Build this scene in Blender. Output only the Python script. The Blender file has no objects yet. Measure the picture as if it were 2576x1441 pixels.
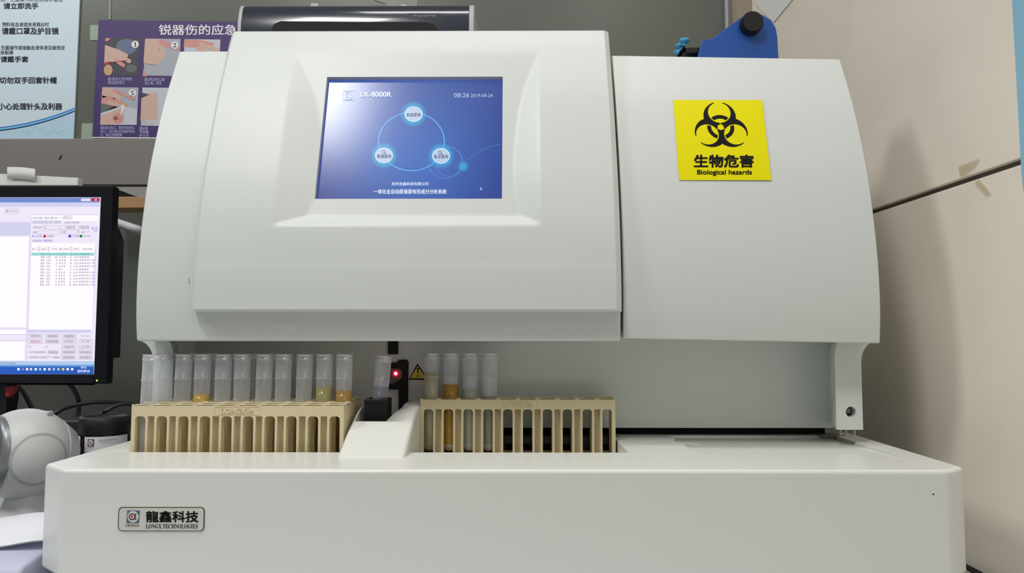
import bpy, bmesh, math, random
from mathutils import Vector, Matrix
random.seed(7)
SC = bpy.context.scene
COL = SC.collection
R = math.radians

# ------------------------------------------------------------------ camera, world, lamps, exposure
IW, IH, F = 2576.0, 1441.0, 1860.0
ZC = 0.228                                   # lens height over the counter
PITCH, YAW = R(3.54), R(0.37)
cam_d = bpy.data.cameras.new('camera'); cam_d.sensor_width = 36; cam_d.lens = F / IW * 36
cam_d.clip_start = 0.02; cam_d.clip_end = 30
cam = bpy.data.objects.new('camera', cam_d); COL.objects.link(cam)
cam.location = (0, 0, ZC); cam.rotation_euler = (math.pi / 2 + PITCH, 0, YAW)
SC.camera = cam
SC.view_settings.view_transform = 'Standard'; SC.view_settings.look = 'None'
SC.view_settings.exposure = 0.0; SC.view_settings.gamma = 1.0; SC.view_settings.use_curve_mapping = False
wd = bpy.data.worlds.new('room_light'); SC.world = wd; wd.use_nodes = True
wd.node_tree.nodes['Background'].inputs[0].default_value = (0.93, 0.97, 1.0, 1)
wd.node_tree.nodes['Background'].inputs[1].default_value = 0.125
def area(name, loc, target, sx, sy, power, color=(1, 1, 1)):
    d = bpy.data.lights.new(name, 'AREA'); d.shape = 'RECTANGLE'; d.size = sx; d.size_y = sy
    d.energy = power; d.color = color
    o = bpy.data.objects.new(name, d); COL.objects.link(o); o.location = loc
    o.rotation_euler = (Vector(target) - Vector(loc)).to_track_quat('-Z', 'Y').to_euler()
    return o
area('ceiling_panel_lamp', (-0.81, -0.63, 2.2), (-0.3, 0.3, 0), 0.36, 0.42, 20, (1.0, 0.995, 0.975))
area('left_ceiling_lamp', (-1.9, -0.1, 2.0), (-0.2, 0.6, 0.2), 0.45, 0.6, 15.5, (1.0, 0.995, 0.975))
area('rear_fill', (0.7, -1.5, 2.0), (0.2, 0.2, 0.1), 0.45, 0.6, 10, (1.0, 0.995, 0.975))  # unseen fill added behind the lens to even out the base front
area('overhead_fill', (0.0, 0.28, 2.1), (0.0, 0.28, 0), 1.1, 0.25, 10, (1.0, 0.985, 0.96))  # unseen overhead fill, added to brighten the top of the base

# ------------------------------------------------------------------ photograph pixel -> place
_M = Matrix.Rotation(YAW, 3, 'Z') @ Matrix.Rotation(math.pi / 2 + PITCH, 3, 'X')
EYE = Vector((0, 0, ZC))
def ray(px, py): return _M @ Vector(((px - IW / 2) / F, -(py - IH / 2) / F, -1))
def at(px, py, Y=None, Z=None, X=None):
    d = ray(px, py)
    t = Y / d.y if Y is not None else ((Z - ZC) / d.z if Z is not None else X / d.x)
    return EYE + d * t
def H(h): return ZC + h
def prof(pts):
    P = sorted(pts, key=lambda q: q[1])
    def f(h):
        if h <= P[0][1]: return P[0][0]
        for i in range(len(P) - 1):
            if h <= P[i + 1][1]:
                y0, h0 = P[i]; y1, h1 = P[i + 1]
                m0 = (P[i + 1][0] - P[i - 1][0]) / (P[i + 1][1] - P[i - 1][1]) if i > 0 else (y1 - y0) / (h1 - h0)
                m1 = (P[i + 2][0] - y0) / (P[i + 2][1] - h0) if i + 2 < len(P) else (y1 - y0) / (h1 - h0)
                L = h1 - h0; t = (h - h0) / L
                return ((2*t**3 - 3*t*t + 1) * y0 + (t**3 - 2*t*t + t) * L * m0 + (-2*t**3 + 3*t*t) * y1 + (t**3 - t*t) * L * m1)
        return P[-1][0]
    return f
def hit(px, py, f, off=0.0):
    Y = 0.72
    for _ in range(14): Y = f(at(px, py, Y=Y).z - ZC) - off
    return at(px, py, Y=Y)

# ------------------------------------------------------------------ materials
def lin(c):
    return tuple(((v / 255) / 12.92 if v / 255 <= 0.04045 else ((v / 255 + 0.055) / 1.055) ** 2.4) for v in c)
MATS = {}
def mat(name, rgb, rough=0.5, metal=0.0, noise=0.0, nscale=40, bump=0.0, bscale=900, spec=0.5, emit=None, es=1.0, coat=0.0):
    if name in MATS: return MATS[name]
    m = bpy.data.materials.new(name); m.use_nodes = True; nt = m.node_tree; b = nt.nodes['Principled BSDF']
    c = (*lin(rgb), 1)
    b.inputs['Base Color'].default_value = c; b.inputs['Roughness'].default_value = rough
    b.inputs['Metallic'].default_value = metal; b.inputs['Specular IOR Level'].default_value = spec
    if coat: b.inputs['Coat Weight'].default_value = coat; b.inputs['Coat Roughness'].default_value = 0.06
    if emit:
        b.inputs['Emission Color'].default_value = (*lin(emit), 1); b.inputs['Emission Strength'].default_value = es
    if noise or bump:
        tc = nt.nodes.new('ShaderNodeTexCoord')
    if noise:
        n = nt.nodes.new('ShaderNodeTexNoise'); n.inputs['Scale'].default_value = nscale; n.inputs['Detail'].default_value = 4
        mx = nt.nodes.new('ShaderNodeMix'); mx.data_type = 'RGBA'
        mx.inputs['A'].default_value = tuple(v * (1 - noise) for v in c[:3]) + (1,)
        mx.inputs['B'].default_value = tuple(min(1, v * (1 + noise)) for v in c[:3]) + (1,)
        nt.links.new(tc.outputs['Object'], n.inputs['Vector']); nt.links.new(n.outputs['Fac'], mx.inputs['Factor'])
        nt.links.new(mx.outputs['Result'], b.inputs['Base Color'])
    if bump:
        n2 = nt.nodes.new('ShaderNodeTexNoise'); n2.inputs['Scale'].default_value = bscale; n2.inputs['Detail'].default_value = 2
        bp = nt.nodes.new('ShaderNodeBump'); bp.inputs['Strength'].default_value = bump; bp.inputs['Distance'].default_value = 0.0004
        nt.links.new(tc.outputs['Object'], n2.inputs['Vector']); nt.links.new(n2.outputs['Fac'], bp.inputs['Height'])
        nt.links.new(bp.outputs['Normal'], b.inputs['Normal'])
    MATS[name] = m; return m
def clear(name, tint, body, base=0.2, edge=0.5, gloss=0.25):
    """thin translucent plastic / liquid: see-through face-on, milky at the edges"""
    m = bpy.data.materials.new(name); m.use_nodes = True; nt = m.node_tree
    for n in list(nt.nodes):
        if n.type != 'OUTPUT_MATERIAL': nt.nodes.remove(n)
    out = nt.nodes['Material Output']
    tr = nt.nodes.new('ShaderNodeBsdfTransparent'); tr.inputs[0].default_value = (*tint, 1)
    df = nt.nodes.new('ShaderNodeBsdfDiffuse'); df.inputs[0].default_value = (*lin(body), 1)
    tl = nt.nodes.new('ShaderNodeBsdfTranslucent'); tl.inputs[0].default_value = (*lin(body), 1)
    gl = nt.nodes.new('ShaderNodeBsdfGlossy'); gl.inputs['Roughness'].default_value = 0.12
    a = nt.nodes.new('ShaderNodeMixShader'); a.inputs[0].default_value = 0.25
    b = nt.nodes.new('ShaderNodeMixShader'); b.inputs[0].default_value = gloss
    c = nt.nodes.new('ShaderNodeMixShader')
    lw = nt.nodes.new('ShaderNodeLayerWeight'); lw.inputs[0].default_value = 0.5
    pw = nt.nodes.new('ShaderNodeMath'); pw.operation = 'POWER'; pw.inputs[1].default_value = 2.2
    ma = nt.nodes.new('ShaderNodeMath'); ma.operation = 'MULTIPLY_ADD'; ma.inputs[1].default_value = edge; ma.inputs[2].default_value = base; ma.use_clamp = True
    L = nt.links.new
    L(lw.outputs['Facing'], pw.inputs[0]); L(pw.outputs[0], ma.inputs[0]); L(ma.outputs[0], c.inputs[0])
    L(df.outputs[0], a.inputs[1]); L(tl.outputs[0], a.inputs[2]); L(a.outputs[0], b.inputs[1]); L(gl.outputs[0], b.inputs[2])
    L(tr.outputs[0], c.inputs[1]); L(b.outputs[0], c.inputs[2]); L(c.outputs[0], out.inputs[0])
    return m
def glow(name, rgb, s=1.0):
    return mat(name, (4, 4, 4), 0.3, emit=rgb, es=s)

M_BASE = mat('white_base_enamel', (231, 232, 226), 0.3, bump=0.05, bscale=1400)
M_WHITE = mat('white_enamel', (218, 223, 220), 0.4, bump=0.05, bscale=1400)
M_GREY = mat('pale_grey_enamel', (196, 199, 194), 0.5, bump=0.1, bscale=1400)
M_BLACK = mat('black_plastic', (14, 14, 16), 0.4)
M_MATTE = mat('matt_black', (7, 7, 8), 0.75)
M_DARK = mat('shadow_and_mark_black', (5, 5, 5), 0.9)  # near black: shade in gap and hole, also the real stain and seam strip
M_RACK = mat('cream_rack_plastic', (222, 208, 170), 0.5, noise=0.04, nscale=120)
M_INK = mat('black_ink', (12, 9, 11), 0.6, spec=0.2)
M_TUBE = clear('clear_tube_plastic', (0.975, 0.98, 0.99), (244, 248, 255), 0.37, 0.5, 0.12)
M_RIM = clear('clear_rim_plastic', (0.93, 0.94, 0.96), (250, 252, 255), 0.45, 0.45, 0.4)

# ------------------------------------------------------------------ mesh builder
ORG = {}
class MB:
    def __init__(s): s.v = []; s.f = []; s.m = []; s.sm = []
    def add(s, vs, fs, mi=0, smooth=False):
        o = len(s.v); s.v += [Vector(p) for p in vs]
        for f in fs: s.f.append(tuple(o + i for i in f)); s.m.append(mi); s.sm.append(smooth)
        return s
    def box(s, x0, x1, y0, y1, z0, z1, mi=0):
        return s.add([(x, y, z) for z in (z0, z1) for y in (y0, y1) for x in (x0, x1)],
                     [(0, 2, 3, 1), (4, 5, 7, 6), (0, 1, 5, 4), (2, 6, 7, 3), (0, 4, 6, 2), (1, 3, 7, 5)], mi)
    def poly(s, pts, mi=0): return s.add(pts, [tuple(range(len(pts)))], mi)
    def prism(s, pts, d, mi=0, smooth=False):
        """closed polygon pts (3D) swept by vector d"""
        n = len(pts); P = [Vector(p) for p in pts]; d = Vector(d)
        s.add(P + [p + d for p in P], [tuple(range(n - 1, -1, -1)), tuple(range(n, 2 * n))], mi)
        o = len(s.v) - 2 * n
        for i in range(n):
            j = (i + 1) % n; s.f.append((o + i, o + j, o + n + j, o + n + i)); s.m.append(mi); s.sm.append(smooth)
        return s
    def lathe(s, pr, c, axis=(0, 0, 1), n=28, mi=0, cap=True, smooth=True):
        """profile [(r, t)] turned about axis through c"""
        a = Vector(axis).normalized(); u = a.orthogonal().normalized(); w = a.cross(u); c = Vector(c)
        vs = [c + a * t + (u * math.cos(2 * math.pi * k / n) + w * math.sin(2 * math.pi * k / n)) * r for r, t in pr for k in range(n)]
        fs = [(i * n + k, i * n + (k + 1) % n, (i + 1) * n + (k + 1) % n, (i + 1) * n + k) for i in range(len(pr) - 1) for k in range(n)]
        s.add(vs, fs, mi, smooth)
        o = len(s.v) - len(vs)
        if cap:
            for i in (0, len(pr) - 1):
                if pr[i][0] > 1e-5: s.f.append(tuple(o + i * n + k for k in range(n))); s.m.append(mi); s.sm.append(False)
        return s
    def tube(s, pts, r, n=10, mi=0, sub=6):
        P = [Vector(p) for p in pts]; C = []
        for i in range(len(P) - 1):
            p0, p1, p2, p3 = P[max(i - 1, 0)], P[i], P[i + 1], P[min(i + 2, len(P) - 1)]
            for k in range(sub):
                t = k / sub
                C.append(0.5 * ((2 * p1) + (p2 - p0) * t + (2 * p0 - 5 * p1 + 4 * p2 - p3) * t * t + (3 * p1 - p0 - 3 * p2 + p3) * t ** 3))
        C.append(P[-1]); vs = []; up = Vector((0.13, 0.2, 1)).normalized()
        for i, c in enumerate(C):
            d = (C[min(i + 1, len(C) - 1)] - C[max(i - 1, 0)]).normalized(); u = d.cross(up).normalized(); w = u.cross(d)
            vs += [c + (u * math.cos(2 * math.pi * k / n) + w * math.sin(2 * math.pi * k / n)) * r for k in range(n)]
        fs = [(i * n + k, i * n + (k + 1) % n, (i + 1) * n + (k + 1) % n, (i + 1) * n + k) for i in range(len(C) - 1) for k in range(n)]
        s.add(vs, fs, mi, True)
        o = len(s.v) - len(vs); s.f += [tuple(o + k for k in range(n)), tuple(o + len(vs) - n + k for k in range(n))]; s.m += [mi, mi]; s.sm += [False, False]
        return s
    def grid(s, fn, nu, nv, mi=0, smooth=True, skip=None):
        s.add([fn(i / nu, j / nv) for j in range(nv + 1) for i in range(nu + 1)],
              [(j * (nu + 1) + i, j * (nu + 1) + i + 1, (j + 1) * (nu + 1) + i + 1, (j + 1) * (nu + 1) + i)
               for j in range(nv) for i in range(nu) if not (skip and skip(i, j))], mi, smooth)
        return s
    # flat figures through a frame fr(u, v) -> point
    def fpoly(s, fr, pts, mi=0): return s.add([fr(*p) for p in pts], [tuple(range(len(pts)))], mi)
    def frect(s, fr, u0, v0, u1, v1, mi=0): return s.fpoly(fr, [(u0, v0), (u1, v0), (u1, v1), (u0, v1)], mi)
    def fline(s, fr, u0, v0, u1, v1, w=1.0, mi=0):
        d = Vector((u1 - u0, v1 - v0)); n = Vector((-d.y, d.x)).normalized() * w / 2
        return s.fpoly(fr, [(u0 + n.x, v0 + n.y), (u1 + n.x, v1 + n.y), (u1 - n.x, v1 - n.y), (u0 - n.x, v0 - n.y)], mi)
    def fbox(s, fr, u0, v0, u1, v1, w=1.0, mi=0):
        s.frect(fr, u0, v0, u1, v0 + w, mi); s.frect(fr, u0, v1 - w, u1, v1, mi)
        s.frect(fr, u0, v0, u0 + w, v1, mi); return s.frect(fr, u1 - w, v0, u1, v1, mi)
    def fell(s, fr, cu, cv, ru, rv, mi=0, n=40, rot=0):
        c, q = math.cos(rot), math.sin(rot)
        return s.fpoly(fr, [(cu + ru * math.cos(t) * c - rv * math.sin(t) * q, cv + ru * math.cos(t) * q + rv * math.sin(t) * c)
                            for t in [2 * math.pi * k / n for k in range(n)]], mi)
    def farc(s, fr, cu, cv, r0, r1, a0, a1, mi=0, n=40, sy=1.0):
        A = [a0 + (a1 - a0) * k / n for k in range(n + 1)]
        vs = [fr(cu + r * math.cos(a), cv + r * math.sin(a) * sy) for a in A for r in (r0, r1)]
        return s.add(vs, [(2 * k, 2 * k + 1, 2 * k + 3, 2 * k + 2) for k in range(n)], mi)
    def text(s, fr, t, u0, v0, u1, v1, mi=0, bold=0.0, depth=None):
        """fit the string's glyphs into the box; v grows downward; bold in glyph heights"""
        V, Fs, (a0, b0, a1, b1) = glyphs(t)
        sh = [(0, 0)] if not bold else [(bold, bold), (-bold, bold), (bold, -bold), (-bold, -bold), (0, 0)]
        kx, ky = (u1 - u0) / max(a1 - a0, 1e-6), (v1 - v0) / max(b1 - b0, 1e-6)
        for k, (dx, dy) in enumerate(sh):
            st = Vector((0, -0.00004 * k, 0))
            s.add([fr(u0 + (x + dx - a0) * kx, v1 - (y + dy - b0) * ky) + st for x, y in V], Fs, mi)
        return s
    def build(s, name, mats, parent=None, bevel=0.0, seg=3, angle=35, sharp=None, loc=None):
        me = bpy.data.meshes.new(name)
        root = parent
        while root is not None and root.parent is not None: root = root.parent
        o3 = ORG.get(root.name, Vector((0, 0, 0))) if root else (Vector(loc) if loc else Vector((0, 0, 0)))
        me.from_pydata([tuple(p - o3) for p in s.v], [], s.f)
        for i, p in enumerate(me.polygons): p.material_index = s.m[i]; p.use_smooth = s.sm[i] or bool(bevel)
        bm = bmesh.new(); bm.from_mesh(me)
        if bevel: bmesh.ops.remove_doubles(bm, verts=bm.verts, dist=1e-6)
        bm.to_mesh(me); bm.free()
        if not isinstance(mats, (list, tuple)): mats = [mats]
        for m in mats: me.materials.append(m)
        o = bpy.data.objects.new(name, me); COL.objects.link(o)
        if parent: o.parent = parent
        elif loc: o.location = loc
        if bevel:
            b = o.modifiers.new('soft_edges', 'BEVEL'); b.width = bevel; b.segments = seg; b.limit_method = 'ANGLE'; b.angle_limit = R(angle)
            b.harden_normals = True
        elif sharp: me.set_sharp_from_angle(angle=R(sharp))
        return o
_G = {}
def glyphs(t):
    if t not in _G:
        c = bpy.data.curves.new('t', 'FONT'); c.body = t; c.size = 1; c.resolution_u = 3; c.fill_mode = 'FRONT'
        o = bpy.data.objects.new('t', c); COL.objects.link(o)
        dg = bpy.context.evaluated_depsgraph_get(); me = bpy.data.meshes.new_from_object(o.evaluated_get(dg))
        V = [(v.co.x, v.co.y) for v in me.vertices]; Fs = [tuple(p.vertices) for p in me.polygons]
        bpy.data.objects.remove(o); bpy.data.curves.remove(c); bpy.data.meshes.remove(me)
        if not V: V, Fs = [(0, 0), (1, 0), (1, 1), (0, 1)], []
        xs, ys = [q[0] for q in V], [q[1] for q in V]
        _G[t] = (V, Fs, (min(xs), min(ys), max(xs), max(ys)))
    return _G[t]
def cut(o, mb):
    """carve the closed shape mb out of o (both in world space)"""
    root = o
    while root.parent is not None: root = root.parent
    off = ORG.get(root.name, Vector((0, 0, 0))) if root is not o else Vector((0, 0, 0))
    me = bpy.data.meshes.new('c'); me.from_pydata([tuple(p - off) for p in mb.v], [], mb.f)
    bm = bmesh.new(); bm.from_mesh(me); bmesh.ops.remove_doubles(bm, verts=bm.verts, dist=1e-7); bmesh.ops.recalc_face_normals(bm, faces=bm.faces); bm.to_mesh(me); bm.free()
    c = bpy.data.objects.new('c', me); COL.objects.link(c)
    if o.parent: c.parent = o.parent
    mods = [(m.type, m.width, m.segments, m.angle_limit) for m in o.modifiers]; o.modifiers.clear()
    b = o.modifiers.new('b', 'BOOLEAN'); b.operation = 'DIFFERENCE'; b.solver = 'EXACT'; b.object = c
    bpy.context.view_layer.update()
    dg = bpy.context.evaluated_depsgraph_get(); new = bpy.data.meshes.new_from_object(o.evaluated_get(dg))
    o.modifiers.clear(); o.data = new; new.name = o.name
    for t, w, s_, a in mods:
        q = o.modifiers.new('soft_edges', 'BEVEL'); q.width = w; q.segments = s_; q.limit_method = 'ANGLE'; q.angle_limit = a; q.harden_normals = True
    bpy.data.objects.remove(c); return o
def bake(o):
    bpy.context.view_layer.update()
    dg = bpy.context.evaluated_depsgraph_get(); new = bpy.data.meshes.new_from_object(o.evaluated_get(dg))
    o.modifiers.clear(); o.data = new; new.name = o.name; return o
def finish(o, ang=40):
    for p in o.data.polygons: p.use_smooth = True
    o.data.set_sharp_from_angle(angle=R(ang)); m = o.modifiers.new('even_shading', 'WEIGHTED_NORMAL'); m.keep_sharp = True; m.weight = 100; return o
def fixn(o):
    bm = bmesh.new(); bm.from_mesh(o.data); bmesh.ops.recalc_face_normals(bm, faces=bm.faces); bm.to_mesh(o.data); bm.free(); return o
def thing(name, label, cat, loc=(0, 0, 0), group=None):
    o = bpy.data.objects.new(name, None); COL.objects.link(o); o.location = loc; o.empty_display_size = 0.02
    ORG[o.name] = Vector(loc); return tag(o, label, cat, group)
def tag(o, label, cat, group=None):
    o['label'] = label; o['category'] = cat
    if group: o['group'] = group
    return o
def struct(o, label=None):
    o['kind'] = 'structure'
    if label: o['label'] = label
    return o
def rrect(x0, z0, x1, z1, r, n=5):
    out = []
    for cx, cz, a in ((x1 - r, z1 - r, 0), (x0 + r, z1 - r, 90), (x0 + r, z0 + r, 180), (x1 - r, z0 + r, 270)):
        out += [(cx + r * math.cos(R(a + 90 * k / n)), cz + r * math.sin(R(a + 90 * k / n))) for k in range(n + 1)]
    return out
def plane_frame(Y): return lambda u, v: at(u, v, Y=Y)

# ------------------------------------------------------------------ the setting
YB, XW = 1.35, 0.4355
M_GLASS = mat('grey_green_glass_wall', (98, 102, 94), 0.28, noise=0.06, nscale=5)
M_WALLR = mat('beige_wall_panel', (246, 236, 221), 0.55, noise=0.05, nscale=14, bump=0.1, bscale=300)
M_LEDGE = mat('grey_ledge', (126, 122, 117), 0.5, noise=0.05, nscale=8)
M_CTR = mat('white_countertop', (196, 200, 205), 0.45, noise=0.03)
zt = at(200, 348, Y=YB - 0.04).z
w = MB(); w.box(-1.7, XW + 0.02, YB, YB + 0.04, -0.7, 1.6)
struct(w.build('wall_back', M_GLASS))
w = MB()
gz = H(0.1475)
w.box(XW, XW + 0.03, -0.9, YB, gz + 0.003, 1.6); w.box(XW, XW + 0.03, -0.9, YB, -0.7, gz - 0.003); w.box(XW + 0.006, XW + 0.03, -0.9, YB, gz - 0.003, gz + 0.003, 1)
struct(w.build('wall_right', [M_WALLR, mat('dark_groove', (92, 84, 78), 0.8)], bevel=0.0006))
zl0, zl1 = at(200, 465, Y=1.31).z, at(200, 348, Y=1.31).z
w = MB(); w.box(-1.7, 0.3, 1.31, YB, zl0, zl1)
struct(w.build('trim_1', M_LEDGE, bevel=0.002), 'grey ledge along the back wall under the posters')
xa, xb = at(1822, 40, Y=1.33).x, at(1842, 40, Y=1.33).x
w = MB(); w.box(xa, xa + 0.006, 1.325, YB, zl1, 1.6); w.lathe([(0.0042, 0), (0.0042, 1.4)], (xa + 0.0085, 1.33, zl1), n=14); w.box(xa + 0.0125, xb, 1.335, YB, zl1, 1.6, 1)
struct(w.build('trim_2', [mat('brushed_steel', (178, 180, 188), 0.3, metal=0.9), mat('tan_edge', (168, 152, 130), 0.5)]))
w = MB(); w.box(xb, XW, 1.335, YB, -0.1, 1.6)
struct(w.build('trim_3', mat('tan_wall_strip', (150, 138, 122), 0.55, noise=0.04)))
w = MB(); w.box(-1.7, XW - 0.004, 0.35, YB, -0.03, 0.0)
struct(w.build('countertop', M_CTR, bevel=0.002))
w = MB(); w.box(XW - 0.02, XW - 0.009, 0.35, YB, 0.0, 0.003, 1); w.box(XW - 0.009, XW, 0.35, YB, 0.0, 0.004)
struct(w.build('trim_4', [M_DARK, mat('steel_edge_strip', (165, 160, 150), 0.35)]))

# ------------------------------------------------------------------ the urine analyser
AN = thing('urine_analyzer', 'large white urine analyzer with touchscreen door and yellow biohazard sticker', 'analyzer', (0, 0.75, 0))
BT, BB = H(-0.109), H(-0.194)
yf = at(1288, 1181, Z=BT).y
l0, r0 = at(113, 1166, Z=BT), at(2424, 1174, Z=BT)
xl, xr = at(155, 1180, Z=BT).x, at(2396, 1187, Z=BT).x
yk = 0.818
plan = [(xl, yf), (xr, yf), (r0.x, r0.y), (r0.x, yk), (l0.x, yk), (l0.x, l0.y)]
b = MB(); b.prism([(x, y, BB) for x, y in plan], (0, 0, BT - BB))
base = bake(fixn(b.build('base', M_BASE, AN, bevel=0.0035, seg=4)))
FLOOR = H(-0.126)
c = MB(); sx0, sx1 = at(322, 1133, Z=BT).x, at(1564, 1134, Z=BT).x
c.prism([(x, y, FLOOR) for x, y in rrect(sx0, 0.6795, at(860, 1133, Z=BT).x + 0.05, 0.80, 0.004)], (0, 0, 0.05)); cut(base, c)
c = MB(); c.prism([(x, y, FLOOR) for x, y in rrect(-0.115, 0.6795, 0.1012, 0.83, 0.004)], (0, 0, 0.05)); cut(base, c)
# shallow sloping tray at the right with a thumb notch
ty0, ty1 = at(2300, 1166, Z=BT).y, at(2100, 1096, Z=BT).y
tx0, tx1 = 0.162, 0.3365
c = MB(); c.prism([(tx0, ty0, BT + 0.00001), (tx0, ty1, BT - 0.0045), (tx0, ty1, BT + 0.02), (tx0, ty0, BT + 0.02)], (tx1 - tx0, 0, 0)); cut(base, c)
nx, ny = at(1722, 1102, Z=BT).x, at(1722, 1103, Z=BT).y
c = MB(); c.lathe([(0.0155, 0), (0.0155, 0.02)], (nx - 0.001, ny - 0.014, BT - 0.0056), n=40); cut(base, c)
finish(fixn(base))
for x, y in ((-0.33, 0.63), (0.32, 0.63), (-0.33, 0.78), (0.32, 0.78)):
    f = MB(); f.lathe([(0.014, 0), (0.016, BB)], (x, y, 0), n=20); f.build('foot', M_BLACK, AN)
# ramp cover with the black tube holder
b = MB(); hp = [(0.646, -0.1095), (0.664, -0.1015), (0.684, -0.0925), (0.705, -0.0845), (0.722, -0.0785), (0.738, -0.0745), (0.756, -0.0725), (0.79, -0.0722), (0.79, -0.1255), (0.70, -0.1255), (0.646, -0.1255)]
hx0, hx1 = -0.1565, -0.0975
b.prism([(hx0, y, H(h)) for y, h in hp], (hx1 - hx0, 0, 0))
ramp = bake(fixn(b.build('ramp_cover', M_BASE, AN, bevel=0.0035, seg=4, angle=25)))
c = MB(); c.prism([(-0.1535, 0.706, H(-0.122)), (-0.124, 0.706, H(-0.122)), (-0.114, 0.738, H(-0.122)), (-0.114, 0.80, H(-0.122)), (-0.1535, 0.80, H(-0.122))], (0, 0, 0.08)); finish(fixn(cut(ramp, c)))
hb = MB()
for a in ((-0.1485, -0.126, 0.724, 0.7285), (-0.1485, -0.126, 0.7455, 0.75), (-0.1485, -0.1455, 0.7285, 0.7455), (-0.129, -0.126, 0.7285, 0.7455)):
    hb.box(*a, H(-0.1255), H(-0.0652))
hb.box(-0.1485, -0.126, 0.724, 0.75, H(-0.1255), H(-0.1232))
hb.build('tube_holder', M_BLACK, AN, bevel=0.0008)

# housing profiles (distance from lens, height over lens)
P_C = [(0.7032, -0.009), (0.70, 0.02), (0.7005, 0.06), (0.705, 0.10), (0.7125, 0.14), (0.7215, 0.175), (0.742, 0.233), (0.7655, 0.2835), (0.7735, 0.299)]
P_D = [(0.684, 0.019), (0.6845, 0.05), (0.6875, 0.085), (0.6935, 0.12), (0.7035, 0.16), (0.727, 0.232), (0.7475, 0.283), (0.757, 0.304), (0.7635, 0.317)]
fC, fD = prof(P_C), prof(P_D)
def shell(x0, x1, htop, hbot, dz1=0.0, back=0.815, n=26):
    mb = MB(); pts = [(fC(hbot + (htop - hbot) * k / n), hbot + (htop - hbot) * k / n) for k in range(n + 1)]
    pts += [(back, htop), (back, hbot)]
    A = [(x0, y, H(h)) for y, h in pts]; B = [(x1, y, H(h) + dz1) for y, h in pts]; N = len(pts)
    mb.add(A + B, [tuple(range(N - 1, -1, -1)), tuple(range(N, 2 * N))])
    for i in range(N):
        j = (i + 1) % N; mb.f.append((i, j, N + j, N + i)); mb.m.append(0); mb.sm.append(True)
    return mb
ltop = at(480, 126.5, Y=0.7715).z - ZC
cxl = at(340, 800, Y=0.70).x
fixn(shell(cxl, 0.0985, ltop, at(800, 858, Y=0.703).z - ZC).build('left_cover', M_WHITE, AN, bevel=0.0022, seg=3))
lcov = bpy.data.objects['left_cover']
c = MB(); c.box(-0.25, 0.045, 0.69, 0.79, H(0.08), H(0.275)); fixn(cut(lcov, c))
rxl, rxr = at(1569, 800, Y=0.70).x, at(2216, 800, Y=0.70).x
rt0, rt1 = at(1560, 138, Y=0.7695).z, at(2135, 147.5, Y=0.7695).z
fixn(shell(rxl, rxr, rt0 - ZC, at(1570, 851, Y=0.703).z - ZC, rt1 - rt0).build('right_cover', M_WHITE, AN, bevel=0.0012, seg=2))
b = MB(); b.box(-0.335, 0.318, 0.812, 1.24, H(-0.10), H(0.262))
b.build('rear_housing', M_GREY, AN, bevel=0.004)
# recessed panel over the conveyor, and the two side pillars
PN = 0.79
zb = at(1700, 1076, Y=PN).z
b = MB(); b.box(-0.345, 0.334, PN, PN + 0.008, zb, H(-0.004))
b.build('niche_panel', M_WHITE, AN)
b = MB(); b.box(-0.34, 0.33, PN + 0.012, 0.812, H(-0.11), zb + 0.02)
b.build('conveyor_gap_shade', M_DARK, AN)  # solid block; the shade inside the gap is put into its colour
def pillar(sgn, xo, xi, ztop, zbot, yfr=0.737):
    """xo outer, xi inner face at the bottom; flares outward and forward under the housing"""
    mb = MB(); O = []
    for k in range(9):
        t = k / 8; a = t * math.pi / 2
        O.append((xo + sgn * 0.016 * (1 - math.cos(a)) , ztop - 0.022 * (1 - math.sin(a))))
    O = [(xo, zbot)] + O
    I = []
    for k in range(9):
        a = k / 8 * math.pi / 2
        I.append((xi + sgn * 0.006 * (1 - math.cos(a)), ztop - 0.018 * (1 - math.sin(a))))
    I = [(xi, zbot)] + I
    loop = O + I[::-1]
    fr = [(x, yfr, z) for x, z in loop]; n = len(fr)
    bk = [(x + (sgn * 0.0165 if i >= len(O) else 0), PN + 0.001, z) for i, (x, z) in enumerate(loop)]
    mb.add(fr + bk, [tuple(range(n)), tuple(range(2 * n - 1, n - 1, -1))] + [(i, n + i, n + (i + 1) % n, (i + 1) % n) for i in range(n)], 0, True)
    return fixn(mb.build('pillar', M_WHITE, AN, bevel=0.0025, seg=3))
zpt, zpb = H(-0.0085), at(2130, 1081, Y=0.737).z
pxr, pxi = at(2171, 1060, Y=0.737).x, at(2104, 1060, Y=0.737).x
pr = bake(pillar(1, pxr, pxi, zpt, zpb))
pillar(-1, at(383, 1000, Y=0.737).x, at(433, 1000, Y=0.737).x, zpt, zpb)
c = MB(); jc = at(2141, 1036, Y=0.737); c.lathe([(0.0052, -0.004), (0.0052, 0.012)], jc, (0, 1, 0), n=28); finish(fixn(cut(pr, c)))
j = MB(); q = jc + Vector((-0.0012, 0.008, 0.0008)); j.lathe([(0.0024, -0.004), (0.0019, -0.0055), (0.0014, -0.0055), (0.0014, -0.002)], q, (0, 1, 0), n=24)
j.lathe([(0.0007, -0.006), (0.0007, 0.003)], q, (0, 1, 0), n=12); j.lathe([(0.0051, 0.0025), (0.0051, 0.004)], jc + Vector((0, 0.008, 0)), (0, 1, 0), n=28, mi=1)
j.build('socket', [mat('dull_steel', (150, 148, 142), 0.35, metal=0.7), mat('dark_grey_plastic', (70, 70, 68), 0.6)], pr)
p = MB()
for x in (2114, 2128, 2149): 
    e = at(x, 1085, Y=0.76); p.lathe([(0.0011, BT - 0.001), (0.0011, zpb + 0.004)], (e.x * 0.79 / 0.76, 0.79, 0), n=10)
p.box(pxi + 0.004, pxr + 0.004, 0.789, 0.81, BT - 0.001, BT + 0.0006, 1)  # thin dark grey strip on the base under the pillar
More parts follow.
